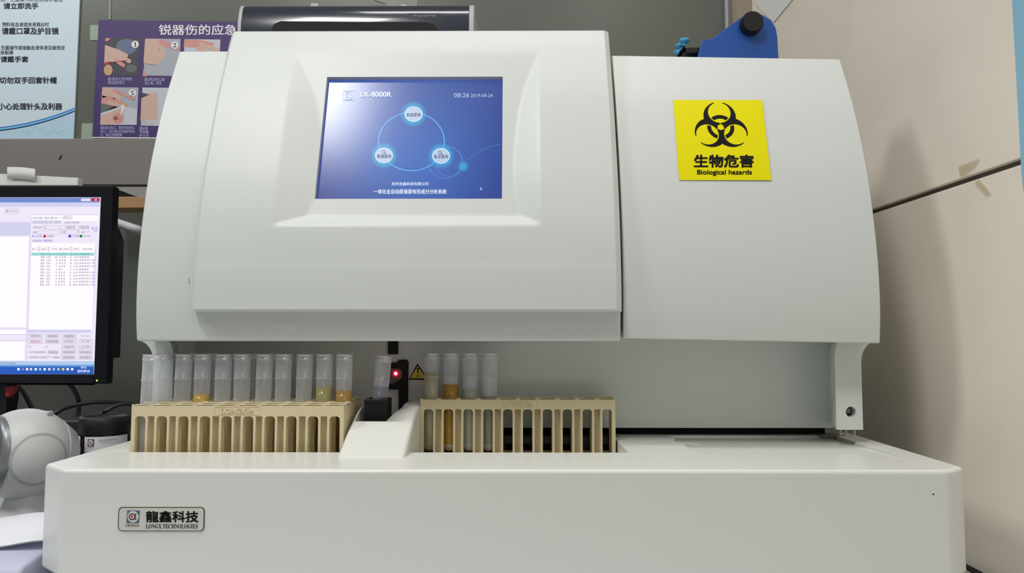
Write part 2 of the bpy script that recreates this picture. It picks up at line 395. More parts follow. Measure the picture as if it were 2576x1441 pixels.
p.build('hinge_pin', [mat('pale_steel_pin', (205, 204, 200), 0.4), mat('dark_grey_strip', (110, 106, 102), 0.6)], AN)
# reader slot on the panel
fr = plane_frame(PN - 0.003)
b = MB(); D = Vector((0, 0.0035, 0))
b.prism([fr(*q) for q in ((976, 856), (1001, 856), (1001, 891), (976, 891))], D)
b.prism([fr(*q) for q in ((965, 912), (998, 912), (1003, 905), (1023, 905), (1027, 910), (1025, 1072), (1003, 1072), (1003, 979), (965, 979))], D)
rd = b.build('barcode_reader', M_MATTE, AN)
b = MB(); fr2 = plane_frame(PN - 0.004)
b.prism([fr2(*q) for q in ((966, 926), (1005, 927), (1012, 934), (1011, 950), (1003, 957), (973, 972), (966, 972))], (0, 0.0008, 0))
b.build('reader_window', mat('smoked_window', (92, 86, 88), 0.25), rd)
b = MB(); ec = fr2(995.5, 939.5); b.lathe([(0.0001, -0.0012), (0.0016, -0.0008), (0.0019, 0)], ec, (0, 1, 0), n=20)
b.lathe([(0.0019, -0.0004), (0.0036, -0.0001)], ec, (0, 1, 0), n=24, mi=1, cap=False)  # glowing ring, a painted halo around the red light
b.build('scan_light', [glow('red_scan_light', (255, 70, 80), 14.0), glow('red_scan_halo', (200, 10, 30), 0.9)], rd)
d = bpy.data.lights.new('scan_glow', 'POINT'); d.energy = 0.0009; d.color = (1, 0.03, 0.06); d.shadow_soft_size = 0.002
o = bpy.data.objects.new('scan_glow', d); COL.objects.link(o); o.location = ec + Vector((0, -0.006, 0))
# small triangular warning sticker on the panel
b = MB(); fr3 = plane_frame(PN - 0.0004); fr4 = plane_frame(PN - 0.0007); fr5 = plane_frame(PN - 0.001)
b.fpoly(fr3, [(1050, 914), (1078, 955), (1028, 955)]); b.fpoly(fr4, [(1050.5, 920), (1073, 951.5), (1032, 951.5)], 1)
b.fpoly(fr5, [(1049, 925), (1053.5, 925), (1051.8, 940), (1050.5, 940)]); b.fell(fr5, 1051.5, 945.5, 2, 2, 0, 16)
b.build('warning_triangle', [M_INK, mat('sticker_yellow', (222, 202, 70), 0.5)], AN)

# the front door with its dished screen surround
hx = dict(L=at(476, 700, Y=0.6845).x, Rr=at(1566, 700, Y=0.6845).x)
h0, h1 = at(1000, 783, Y=0.684).z - ZC, at(1000, 69, Y=0.7605).z - ZC
A0 = (fD(0.290), 0.290); A1 = (0.6975, 0.1065)
slope = (A0[0] - A1[0]) / (A0[1] - A1[1])
def rplane(h): return A1[0] + slope * (h - A1[1])
rl, rr = -0.2315, 0.0232
S_T, S_B = 0.2395, 0.1205                                        # screen opening heights
def door_y(x, h):
    y = fD(h)
    dl = (x - rl) * 0.235; dr = (rr - x) * 0.36; db = (h - 0.1005) * 0.75
    t = min(rplane(h), y + min(dl, dr, db) if min(dl, dr, db) > 0 else y)
    d = t - y; k = 0.0009
    return y + 0.5 * (d + math.sqrt(d * d + k * k)) - 0.5 * k * (1 if abs(d) < 0.02 else 1)
sxl, sxr = at(805, 350, Y=rplane(0.18)).x, at(1263.5, 350, Y=rplane(0.18)).x
S_T = at(1040, 193, Y=rplane(0.24)).z - ZC; S_T = at(1040, 193, Y=rplane(S_T)).z - ZC
S_B = at(1040, 500, Y=rplane(0.12)).z - ZC; S_B = at(1040, 500, Y=rplane(S_B)).z - ZC
def axis(a, b_, cuts, step):
    out = []; P = [a] + cuts + [b_]
    for i in range(len(P) - 1):
        n = max(1, round((P[i + 1] - P[i]) / step)); out += [P[i] + (P[i + 1] - P[i]) * k / n for k in range(n)]
    return out + [b_]
xs = axis(hx['L'] + 0.006, hx['Rr'] - 0.006, [rl, sxl, sxr, rr], 0.0024)
hs = axis(h0 + 0.002, h1 - 0.004, [0.1, S_B, S_T, A0[1]], 0.0024)
b = MB(); nx_, nh = len(xs), len(hs)
V = [(x, door_y(x, h), H(h)) for h in hs for x in xs]
ia, ib, ja, jb = xs.index(sxl), xs.index(sxr), hs.index(S_B), hs.index(S_T)
Fc = [(j * nx_ + i, j * nx_ + i + 1, (j + 1) * nx_ + i + 1, (j + 1) * nx_ + i) for j in range(nh - 1) for i in range(nx_ - 1) if not (ia <= i < ib and ja <= j < jb)]
b.add(V, Fc, 0, True)
def ringpts(dx, dyy, dzt, dzb):
    out = []
    for i in range(nx_): out.append((i, 0))
    for j in range(1, nh): out.append((nx_ - 1, j))
    for i in range(nx_ - 2, -1, -1): out.append((i, nh - 1))
    for j in range(nh - 2, 0, -1): out.append((0, j))
    P = []
    for i, j in out:
        x, y, z = V[j * nx_ + i]
        ex = dx * (1 if i == nx_ - 1 else -1 if i == 0 else 0)
        if j == 0: z -= dzb
        if j == nh - 1: z += dzt; y += 0.5 * dzt
        P.append((x + ex, y + dyy, z))
    return out, P
out, _ = ringpts(0, 0, 0, 0)
rings = [[V[j * nx_ + i] for i, j in out]]
for dx, dy, zt_, zb_ in ((0.0006, 0.0004, 0.0016, 0.0006), (0.0048, 0.0062, 0.003, 0.0014), (0.0056, 0.0074, 0.0038, 0.0018), (0.006, 0.0085, 0.0044, 0.002), (0.006, 0.0165, 0.0046, 0.002)):
    rings.append(ringpts(dx, dy, zt_, zb_)[1])
n = len(out)
for k in range(len(rings) - 1):
    b.add(rings[k] + rings[k + 1], [(i, (i + 1) % n, n + (i + 1) % n, n + i) for i in range(n)], 0, True)
last = rings[-1]
b.add(last + [(p_[0], 0.80 if p_[2] > H(h1 - 0.005) else p_[1] + 0.004, p_[2]) for p_ in last], [(i, (i + 1) % n, n + (i + 1) % n, n + i) for i in range(n)], 0, True)
# walls of the screen opening
loop = [(i, ja) for i in range(ia, ib)] + [(ib, j) for j in range(ja, jb)] + [(i, jb) for i in range(ib, ia, -1)] + [(ia, j) for j in range(jb, ja, -1)]
rim = [Vector(V[j * nx_ + i]) for i, j in loop]; m_ = len(rim)
NRM = Vector((0, math.cos(math.atan(slope)), -math.sin(math.atan(slope))))   # into the door
b.add(rim + [p_ + NRM * 0.007 for p_ in rim], [((i + 1) % m_, i, m_ + i, m_ + (i + 1) % m_) for i in range(m_)], 1, False)
bmk = M_WHITE
door = b.build('front_door', [M_WHITE, M_GREY, mat('grey_scuff', (120, 124, 128), 0.6)], AN)
bm = bmesh.new(); bm.from_mesh(door.data); bmesh.ops.remove_doubles(bm, verts=bm.verts, dist=2e-5); bmesh.ops.recalc_face_normals(bm, faces=bm.faces); bm.to_mesh(door.data); bm.free()
door.data.set_sharp_from_angle(angle=R(26))
# screen
SO = Vector((0, rplane(0.0), H(0))) + NRM * 0.0045
def scr(px, py, off=0.0):
    d_ = ray(px, py); n_ = NRM; o_ = SO - n_ * off
    return EYE + d_ * ((o_ - EYE).dot(n_) / d_.dot(n_))
def spt(x, h, off=0.0045): return Vector((x, rplane(h), H(h))) + NRM * off
sc_m = bpy.data.materials.new('blue_menu_screen'); sc_m.use_nodes = True; nt = sc_m.node_tree; pb = nt.nodes['Principled BSDF']
pb.inputs['Base Color'].default_value = (0.012, 0.012, 0.02, 1); pb.inputs['Roughness'].default_value = 0.2; pb.inputs['Specular IOR Level'].default_value = 0.5
uv = nt.nodes.new('ShaderNodeUVMap')
def dist(cx, cy, inner, outer, sx=1.0, sy=1.0):
    mp = nt.nodes.new('ShaderNodeMapping'); mp.vector_type = 'POINT'
    mp.inputs['Location'].default_value = (-cx * sx, -cy * sy, 0); mp.inputs['Scale'].default_value = (sx, sy, 1)
    ln = nt.nodes.new('ShaderNodeVectorMath'); ln.operation = 'LENGTH'
    mr = nt.nodes.new('ShaderNodeMapRange'); mr.interpolation_type = 'SMOOTHSTEP'
    mr.inputs['From Min'].default_value = outer; mr.inputs['From Max'].default_value = inner
    nt.links.new(uv.outputs[0], mp.inputs[0]); nt.links.new(mp.outputs[0], ln.inputs[0]); nt.links.new(ln.outputs['Value'], mr.inputs[0])
    return mr.outputs[0]
def over(prev, fac, rgb, k=1.0):
    mx = nt.nodes.new('ShaderNodeMix'); mx.data_type = 'RGBA'
    if k != 1.0:
        q_ = nt.nodes.new('ShaderNodeMath'); q_.operation = 'MULTIPLY'; q_.inputs[1].default_value = k; nt.links.new(fac, q_.inputs[0]); fac = q_.outputs[0]
    nt.links.new(fac, mx.inputs['Factor'])
    if isinstance(prev, tuple): mx.inputs['A'].default_value = prev
    else: nt.links.new(prev, mx.inputs['A'])
    mx.inputs['B'].default_value = (*lin(rgb), 1); return mx.outputs['Result']
# uv in picture pixels: u = px, v = py (screen spans ~793..1263 x 198..500)
col = over((*lin((46, 62, 148)), 1), dist(1040, 380, 0, 330), (78, 124, 214))
col = over(col, dist(1040, 180, 0, 260, 0.45), (96, 122, 196), 0.55)
for (gx, gy) in ((1040.5, 287), (966, 391), (1109.5, 392)):
    col = over(col, dist(gx, gy, 20, 36), (70, 190, 245), 0.85)
col = over(col, dist(1165, 418.5, 2, 17), (60, 190, 245), 0.95)
nt.links.new(col, pb.inputs['Emission Color']); pb.inputs['Emission Strength'].default_value = 0.74
W1, CY, BT1 = glow('screen_white', (225, 236, 252), 0.95), glow('screen_cyan', (80, 185, 245), 0.9), glow('screen_button', (188, 208, 236), 0.9)
IK, CY2, PW = glow('screen_ink', (52, 56, 92), 0.8), glow('screen_cyan_faint', (84, 150, 226), 0.9), glow('screen_pale', (196, 212, 240), 0.9)
b = MB()
b.grid(lambda u, v: spt(sxl - 0.001 + (sxr - sxl + 0.002) * u, S_B - 0.003 + (S_T - S_B + 0.006) * v), 8, 8, 6, False)
f1, f2, f3 = (lambda u, v: scr(u, v, 0.0002)), (lambda u, v: scr(u, v, 0.0004)), (lambda u, v: scr(u, v, 0.0006))
b.farc(f1, 1035, 356, 81.5, 84, 0, 2 * math.pi, 1, 90, 0.885)
b.farc(f1, 1119, 407, 42, 43, 0, 2 * math.pi, 4, 60, 0.98); b.farc(f1, 1131, 408, 34, 34.8, 0, 2 * math.pi, 4, 60, 1.05)
for k in range(14):
    t0, t1 = k / 14, (k + 1) / 14
    g = lambda t: (1172 + 88 * t, 405 - 42 * t - 8 * math.sin(t * 3.1))
    b.fline(f1, *g(t0), *g(t1), 0.8, 4)
for (gx, gy, s_) in ((1040.5, 287, '系统菜单'), (966, 391, '普通查询'), (1109.5, 392, '急诊查询')):
    b.fell(f2, gx, gy, 22.5, 19.7, 2); b.farc(f3, gx, gy, 20.8, 22.2, 0, 2 * math.pi, 0, 48, 0.876)
    b.text(f3, s_, gx - 18, gy - 3.0, gx + 18, gy + 6.5, 3, 0.012)
b.farc(f3, 1040.5, 278.5, 3.3, 4.6, 0, 2 * math.pi, 5, 24)
for k in range(8):
    a = k * math.pi / 4; b.fline(f3, 1040.5 + 4 * math.cos(a), 278.5 + 4 * math.sin(a), 1040.5 + 6 * math.cos(a), 278.5 + 6 * math.sin(a), 1.4, 5)
for gx, gy in ((965, 382), (1106.5, 383)):
    b.farc(f3, gx, gy, 3, 4.3, 0, 2 * math.pi, 3, 24); b.fline(f3, gx + 2.6, gy + 2.6, gx + 6, gy + 6.5, 2, 3)
b.text(f2, 'LX-8000R', 906, 231, 984, 243.5, 0, 0.018)
b.text(f2, '08:26', 1142, 234, 1180, 244.5, 5); b.text(f2, '2019-09-24', 1184, 236, 1239.5, 244.5, 5)
b.text(f2, '杭州龙鑫科技有限公司', 985.5, 458, 1077.5, 466.5, 0, 0.012)
b.text(f2, '一体化全自动尿液尿有形成分分析系统', 940, 476, 1123, 487.5, 0, 0.02)
b.text(f2, 'A', 1207, 471, 1213, 478.5, 0)
b.fbox(f2, 863, 228, 890.5, 252, 1.2, 5); b.farc(f2, 877, 240, 8.5, 10.5, 0, 2 * math.pi, 5, 36, 0.95)
b.farc(f2, 873, 240, 3.2, 4.6, 0.9, 5.4, 5, 24); b.farc(f2, 886, 240, 5.5, 7, 2.1, 4.2, 5, 24); b.fell(f2, 873.5, 240, 1.5, 1.5, 5)
screen = b.build('screen', [W1, CY, BT1, IK, CY2, PW, sc_m], door)
lay = screen.data.uv_layers.new(name='UVMap')
def topx(p_):
    d_ = _M.transposed() @ (Vector(p_) - EYE); return (IW / 2 - d_.x / d_.z * F, IH / 2 + d_.y / d_.z * F)
off_an = ORG[AN.name]
for lp in screen.data.loops: lay.data[lp.index].uv = topx(screen.data.vertices[lp.vertex_index].co + off_an)
# scuffs on the door
b = MB(); fd = lambda u, v: hit(u, v, fD, 0.0002)
for pts in ([(1282, 757), (1286, 759), (1288, 764), (1285, 769), (1282, 769), (1285, 764)], [(1435, 722), (1440, 717), (1441, 718), (1436, 724)], [(1183, 742), (1186, 744), (1185, 748), (1183, 747)], [(474, 700), (476, 700), (478, 714), (476, 714)]):
    b = MB(); b.fpoly(fd, pts); b.build('scuff_mark', mat('grey_scuff', (120, 124, 128)), door)
# biohazard sticker on the right cover
frc = lambda off: (lambda u, v: hit(u, v, fC, off))
b = MB()
C4 = [(1694, 251.5), (1917, 251.5), (1940.5, 453), (1708.5, 453)]
def bil(u, v):
    a = (C4[0][0] + (C4[1][0] - C4[0][0]) * u, C4[0][1]); d_ = (C4[3][0] + (C4[2][0] - C4[3][0]) * u, C4[3][1])
    return (a[0] + (d_[0] - a[0]) * v, a[1] + (d_[1] - a[1]) * v)
b.grid(lambda u, v: hit(*bil(u, v), fC, 0.0004), 6, 12, 0, True)
fs = frc(0.0006)
# trefoil: drawn in symbol units (circle geometry), then laid on the sticker
CX, CY_ = 1813.0, 319.6
def sy_(x, y): return fs(CX + x * 2.71 + y * 0.25, CY_ + y * 2.43)
def arcpts(cx, cy, r, a0, a1, n=26): return [(cx + r * math.cos(a0 + (a1 - a0) * k / n), cy + r * math.sin(a0 + (a1 - a0) * k / n)) for k in range(n + 1)]
def inside(p_, c_, r): return (p_[0] - c_[0]) ** 2 + (p_[1] - c_[1]) ** 2 < r * r
D1, R1, D2, R2, RC = 11.0, 15.0, 15.0, 10.5, 3.0        # big lobe circle, inner bite circle, hub
lobes = [R(-90), R(30), R(150)]
big = [(D1 * math.cos(a), D1 * math.sin(a)) for a in lobes]; bite = [(D2 * math.cos(a), D2 * math.sin(a)) for a in lobes]
step = 0.55; N = int(44 / step)
def shape(x, y):
    p_ = (x, y)
    r_ = math.hypot(x, y)
    if r_ < RC: return False
    if any(inside(p_, c_, R2) for c_ in bite):
        # ring pieces show inside the bites
        return False
    if not any(inside(p_, c_, R1) for c_ in big): return False
    for a in lobes:                                       # gap cut from hub outward along each lobe
        ux, uy = math.cos(a), math.sin(a); t_ = x * ux + y * uy; s_ = abs(-x * uy + y * ux)
        if t_ > 0 and s_ < 0.35 and r_ < 6: return False
        if t_ > 20 and s_ < 3.9: return False
    return True
# horizontal run polygons keep the outline crisp without heavy meshes
def runs(fn, x0, x1, y0, y1, st, mi):
    y = y0
    while y < y1:
        x = x0; start = None
        xs_ = []
        while x <= x1:
            q_ = fn(x, y + st / 2)
            if q_ and start is None: start = x
            if not q_ and start is not None: xs_.append((start, x)); start = None
            x += 0.1
        for a, e in xs_: b.add([sy_(a, y), sy_(e, y), sy_(e, y + st), sy_(a, y + st)], [(0, 1, 2, 3)], mi)
        y += st
runs(shape, -27, 27, -27, 22, 0.25, 1)
def ringf(x, y):
    r_ = math.hypot(x, y)
    if not (8.9 < r_ < 12.5): return False
    if not any(inside((x, y), c_, R2 - 1.0) for c_ in bite): return False
    return True
runs(ringf, -14, 14, -14, 14, 0.25, 1)
b.text(fs, '生物危害', 1746.5, 389.5, 1895, 420.5, 1, 0.028)
b.text(fs, 'Biological hazards', 1754, 427, 1891, 442, 1, 0.02)
b.build('biohazard_sticker', [mat('biohazard_yellow', (243, 232, 0), 0.5, spec=0.15), M_INK], AN)
# name plate set in the front
b = MB(); zA, zB = at(400, 1275, Y=yf).z, at(400, 1335, Y=yf).z; xA, xB = at(298, 1300, Y=yf).x, at(515, 1300, Y=yf).x
b.prism([(x, yf - 0.0004, z) for x, z in rrect(xA, zB, xB, zA, 0.003)], (0, 0.003, 0), 1)
b.prism([(x, yf - 0.0011, z) for x, z in rrect(xA + 0.0011, zB + 0.0006, xB - 0.0007, zA - 0.0007, 0.0026)], (0, 0.003, 0), 0)
fp = plane_frame(yf - 0.0013); fq = plane_frame(yf - 0.0015); fz = plane_frame(yf - 0.0017)
b.text(fp, '龍鑫科技', 367.5, 1285.5, 498.5, 1313, 2, 0.02)
b.text(fp, '𝐋𝐎𝐍𝐆𝐗 𝐓𝐄𝐂𝐇𝐍𝐎𝐋𝐎𝐆𝐈𝐄𝐒', 366.5, 1318, 497.5, 1329, 2)
b.text(fp, 'LOnGXIn', 316, 1318, 350, 1324.5, 2); b.fell(fp, 323.4, 1321.2, 0.9, 0.9, 2)
b.fpoly(fp, [(320, 1284), (351.5, 1284), (349.5, 1315.5), (317.5, 1315.5)], 3)
b.fpoly(fp, [(334.5, 1284), (337.5, 1284), (335.8, 1315.5), (332.5, 1315.5)], 0)
b.fell(fq, 334.8, 1299.6, 14.2, 14.8, 0)
b.farc(fz, 332, 1299.6, 6.2, 8.2, R(55), R(305), 2, 24); b.farc(fz, 331, 1299.6, 7.8, 9.8, R(-55), R(55), 2, 20)
b.farc(fz, 348, 1299.6, 8.0, 10.0, R(125), R(235), 2, 20); b.fell(fz, 331.5, 1299.4, 3.2, 3.2, 4)
b.build('name_plate', [mat('silver_plate', (214, 213, 204), 0.3), mat('plate_shadow_gap', (80, 76, 72), 0.6), M_INK, mat('logo_blue', (78, 106, 142), 0.5), mat('logo_red', (206, 70, 70), 0.5)], AN)
b = MB(); e = at(2348, 1243, Y=yf - 0.0002); b.lathe([(0.0006, -0.0001), (0.0006, 0.0002)], e, (0, 1, 0), n=10); b.build('screw_hole', M_DARK, AN)
# conveyor mechanism seen through the empty rack slots
b = MB(); b.box(-0.012, 0.108, 0.785, 0.80, FLOOR, H(-0.119)); b.box(-0.012, 0.108, 0.784, 0.789, H(-0.1165), H(-0.109), 1); b.box(0.096, 0.104, 0.781, 0.79, FLOOR, H(-0.108)); b.box(0.06, 0.075, 0.781, 0.786, FLOOR, H(-0.117), 1)
b.build('conveyor', [M_MATTE, mat('dark_steel', (66, 64, 64), 0.35, metal=0.6)], AN)

# ------------------------------------------------------------------ racks
RL, RT, RHt, PITCHX = 0.1966, 0.0262, 0.0588, 0.02
RB = 0.0103
def rack_mesh():
    b = MB(); z0, zt_ = 0.0, RHt; zb_ = RHt - RB
    X0 = -RL / 2; cs = [X0 + 0.0083 + PITCHX * k for k in range(10)]
    for y0, y1 in ((0.0, 0.0016), (RT - 0.0016, RT)):
        b.box(X0, X0 + RL, y0, y1, zb_, zt_ - 0.0005)
        b.box(X0, X0 + RL, y0, y1, 0, 0.0035)
        eds = []
        for k, c_ in enumerate(cs):
            lw = c_ - 0.0048; rw = c_ + 0.0048
            # ribs left and right of the tall window
            xL = X0 if k == 0 else lw - 0.0021; xR = X0 + RL if k == 9 else rw + 0.0021
            for a, e in ((xL, lw), (rw, xR)): b.box(a, e, y0, y1 + (0.003 if y0 == 0 else 0), 0.0035, zb_) if y0 == 0 else b.box(a, e, y0 - 0.003, y1, 0.0035, zb_)
            for sg, xw in ((1, lw), (-1, rw)):
                r_ = 0.0032; pts = [(xw, y0, zb_)] + [(xw + sg * (r_ - r_ * math.sin(t)), y0, zb_ - r_ + r_ * math.cos(t)) for t in [math.pi / 2 * q / 5 for q in range(6)]]
                b.prism(pts, (0, y1 - y0, 0))
    for k in range(9):
        m_ = cs[k] + PITCHX / 2; b.box(m_ - 0.0047, m_ + 0.0047, 0.0078, RT - 0.0078, 0.003, RHt - 0.003)
    b.box(X0, X0 + 0.0022, 0.0016, RT - 0.0016, 0.003, zt_ - 0.002); b.box(X0 + RL - 0.0022, X0 + RL, 0.0016, RT - 0.0016, 0.003, zt_ - 0.002)
    b.box(X0 + 0.0005, X0 + RL - 0.0005, 0.0006, RT - 0.0006, 0.0, 0.003)
    # pierced top plate
    ed = [X0] + [cs[k] + PITCHX / 2 for k in range(9)] + [X0 + RL]; n = 24; r_ = 0.0085
    for k, c_ in enumerate(cs):
        x0, x1 = ed[k], ed[k + 1]; cy = RT / 2
        for z_, flip in ((zt_, 0), (zt_ - 0.003, 1)):
            I_ = [(c_ + r_ * math.cos(2 * math.pi * i / n), cy + r_ * math.sin(2 * math.pi * i / n), z_) for i in range(n)]; O_ = []
            for i in range(n):
                t = 2 * math.pi * i / n; dx, dy = math.cos(t), math.sin(t)
                sx_ = ((x1 - c_) / dx if dx > 1e-9 else (x0 - c_) / dx if dx < -1e-9 else 9); sy__ = ((RT - cy) / dy if dy > 1e-9 else (0 - cy) / dy if dy < -1e-9 else 9)
                s_ = min(sx_, sy__); O_.append((c_ + dx * s_, cy + dy * s_, z_))
            for cxn, cyn in ((x0, 0), (x1, 0), (x1, RT), (x0, RT)):
                t = math.atan2(cyn - cy, cxn - c_) % (2 * math.pi); i = round(t / (2 * math.pi) * n) % n; O_[i] = (cxn, cyn, z_)
            fs_ = [(i, n + i, n + (i + 1) % n, (i + 1) % n) for i in range(n)]
            b.add(I_ + O_, [f_[::-1] for f_ in fs_] if flip else fs_)
        b.lathe([(r_, zt_ - 0.003), (r_, zt_)], (c_, cy, 0), n=n, cap=False)
    for k in range(10):
        b.box(ed[k] - 0.0022 if k else ed[k], ed[k] + 0.0022, 0.0002, 0.0022, zt_ - 0.0008, zt_ + 0.0005)
        b.box(ed[k] - 0.0028 if k else ed[k], ed[k] + 0.0028, RT - 0.003, RT - 0.0002, zt_ - 0.0008, zt_ + 0.0012)
    b.box(ed[10] - 0.004, ed[10], RT - 0.003, RT - 0.0002, zt_ - 0.0008, zt_ + 0.0012)
    return b, cs
b, CS = rack_mesh()
RACKS = []
rk = thing('tube_rack', 'cream plastic test tube rack at the front left, nearest the lens', 'tube rack', (0, 0, 0), 'cream racks loaded in the analyzer')
fr_o = b.build('rack_frame', M_RACK, rk)
e = MB(); fl = lambda u, v: Vector((u, -0.0005, -v))
# raised maker's name in a sunk frame on the front band
ux0, ux1, uz0, uz1 = -0.0215, 0.0205, RHt - 0.0088, RHt - 0.0012
for a in ((ux0, ux1, uz0, uz0 + 0.0005), (ux0, ux1, uz1 - 0.0003, uz1), (ux0, ux0 + 0.0004, uz0, uz1), (ux1 - 0.0004, ux1, uz0, uz1)):
    e.box(a[0], a[1], -0.0004, 0.0003, a[2], a[3])
g0 = MB(); g0.text(lambda u, v: Vector((u, -0.0006, v)), 'LOnGXIn', ux0 + 0.0065, RHt - 0.0026, ux1 - 0.0065, RHt - 0.0075, 0, 0.012)
for v_ in g0.v: pass
nb = len(g0.v); bmx = bmesh.new(); vm = [bmx.verts.new(p_) for p_ in g0.v]
for f_ in g0.f:
    try: bmx.faces.new([vm[i] for i in f_])
    except ValueError: pass
bmesh.ops.remove_doubles(bmx, verts=bmx.verts, dist=1e-7)
ex = bmesh.ops.extrude_face_region(bmx, geom=list(bmx.faces)); 
for q in ex['geom']:
    if isinstance(q, bmesh.types.BMVert): q.co.y += 0.0008
bmx.verts.index_update(); e.add([v_.co.copy() for v_ in bmx.verts], [tuple(v_.index for v_ in f_.verts) for f_ in bmx.faces]); bmx.free()
oc = ux0 + 0.0065 + 0.0077
e.lathe([(0.0006, -0.0006), (0.0006, 0.0003)], (oc, 0, RHt - 0.00505), (0, 1, 0), n=12)
em_o = e.build('raised_lettering', mat('cream_rack_letters', (230, 218, 184), 0.5), rk)
XF = at(596, 1100, Y=0.6876).x
def place_rack(x, y, label, first=False):
    if first: o_ = rk
    else:
        o_ = rk.copy(); COL.objects.link(o_)
        for ch in (fr_o, em_o):
            c_ = ch.copy(); COL.objects.link(c_); c_.parent = o_
    o_.location = (x, y, FLOOR); o_['label'] = label; RACKS.append((x, y)); return o_
place_rack(XF, 0.6876, 'cream plastic rack at the front left, nearest the lens, nearly empty on top', True)
place_rack(XF - 0.0015, 0.7142, 'cream plastic rack second from front at left, a tube in every hole')
place_rack(XF - 0.0022, 0.7408, 'cream plastic rack furthest back of the three at left')
XR = at(1302.5, 1100, Y=0.7515).x
place_rack(XR, 0.7515, 'cream plastic rack right of the ramp, four tubes at its left end')

# ------------------------------------------------------------------ test tubes
TLN = 0.0995
def tube_mb():
    b = MB(); pr_ = [(0.0001, 0)] + [(0.0070 * math.sin(t), 0.0070 - 0.0070 * math.cos(t)) for t in (0.4, 0.8, 1.2, 1.57)]
    pr_ += [(0.00735, 0.05), (0.0075, 0.0745), (0.0081, 0.0750), (0.0081, 0.0757), (0.0075, 0.0762), (0.0077, 0.094)]
    b.lathe(pr_, (0, 0, 0), n=24, cap=False)
    return b
def rim_mb():
    b = MB(); b.lathe([(0.0077, 0.0940), (0.0083, 0.0944), (0.0083, 0.0952), (0.0078, 0.0957), (0.0079, 0.0985), (0.0083, 0.0990), (0.0083, TLN), (0.0074, TLN), (0.0072, 0.093)], (0, 0, 0), n=24, cap=False)
    return b
T0 = None
tm = tube_mb(); rm = rim_mb(); T_body = T_rim = None
def liquid_mesh(h, mat_):
    b = MB(); pr_ = [(0.0001, 0.0008)] + [(0.0063 * math.sin(t), 0.0071 - 0.0063 * math.cos(t)) for t in (0.5, 1.0)] + [(0.00703, 0.0072)] + ([(0.00738, 0.05)] if h > 0.05 else []) + [(0.00703 + 0.0000082 * (h - 0.0072) * 1000 if h <= 0.05 else 0.00738 + 0.006 * (h - 0.05), h), (0.0001, h)]
    b.lathe(pr_, (0, 0, 0), n=24, cap=False); return b
_liq = {}
def liq_mat(rgb, dens):
    k = (rgb, dens)
    if k not in _liq:
        t_ = tuple(min(1.0, v ** 0.3) for v in lin(rgb)); _liq[k] = clear('liquid_%d' % len(_liq), t_, rgb, dens, 0.25, 0.06)
    return _liq[k]
def put_tube(x, y, zb_, label, group, lean=(0, 0), liq=None):
    global T0, T_body, T_rim
    if T0 is None:
        T0 = thing('test_tube', label, 'test tube', (0, 0, 0), group); t = T0
        T_body = tm.build('tube_wall', M_TUBE, t); T_rim = rm.build('rim', M_RIM, t)
    else:
        t = T0.copy(); COL.objects.link(t)
        for ch in (T_body, T_rim):
            c_ = ch.copy(); COL.objects.link(c_); c_.parent = t
    t.location = (x, y, zb_); t.rotation_euler = (R(lean[1]), R(lean[0]), 0)
    t['label'] = label; t['group'] = group; ORG[t.name] = Vector((0, 0, 0))
    if liq:
        h, rgb, dens = liq; liquid_mesh(h, None).build('liquid', liq_mat(rgb, dens), t)
    return t
ZT = FLOOR + 0.0052
def lev(py, Y): return at(1300, py, Y=Y).z - ZT
ORD = ['first', 'second', 'third', 'fourth', 'fifth', 'sixth', 'seventh', 'eighth', 'ninth', 'tenth']
YC = [r_[1] + RT / 2 for r_ in RACKS]
put_tube(RACKS[0][0] + CS[0] - 0.001, YC[0], ZT, 'empty clear tube standing alone in the frontmost cream rack, at far left', 'tubes in the left racks', (2.2, 0))
fills = {2: (lev(992, YC[1]), (238, 204, 104), 0.72), 8: (lev(973.5, YC[1]), (204, 196, 138), 0.6), 9: (lev(982, YC[1]), (210, 174, 98), 0.62)}
say = {2: 'clear tube with a little yellow liquid, third from left in the middle cream rack',
       8: 'clear tube with pale olive liquid, next to last in the middle cream rack',
       9: 'clear tube with amber liquid, rightmost in the middle cream rack'}
lean1 = [1.5, 2.0, 1.2, 1.4, 0.4, 1.6, 0.8, 1.2, 0.9, 0.5]
for k in range(10):
    put_tube(RACKS[1][0] + CS[k], YC[1], ZT, say.get(k, 'empty clear tube, %s from left in the middle rack behind the frontmost' % ORD[k]), 'tubes in the left racks', (lean1[k], 0.4), fills.get(k))
for k in range(6):
    put_tube(RACKS[2][0] + CS[k], YC[2], ZT, 'empty clear tube, %s from left in the rearmost left rack' % ORD[k], 'tubes in the left racks', (random.uniform(0.5, 2.2), -0.5))
Rl = [((224, 217, 188), 0.6, 936.5, 'tube filled highest with murky beige liquid, beside the ramp in the right rack'),
      ((196, 152, 56), 0.88, 966, 'tube of brown orange liquid, second in the right rack'),
      ((214, 220, 200), 0.5, 977.5, 'tube half full of pale grey green liquid, third in the right rack'),
      ((190, 190, 176), 0.5, 996.5, 'tube with grey liquid just to the rack top, fourth in the right rack')]
for k, (c_, dn, py, lb) in enumerate(Rl):
    put_tube(RACKS[3][0] + CS[k] + 0.0004, YC[3], ZT, lb, 'tubes in the right rack', (0.7, 0.2), (lev(py, YC[3]), c_, dn))
put_tube(-0.1398, 0.737, H(-0.1222), 'leaning tube of clear liquid held in the black holder under the red light', 'tube in the holder', (4.6, 0.5), (0.0690, (176, 178, 190), 0.12))

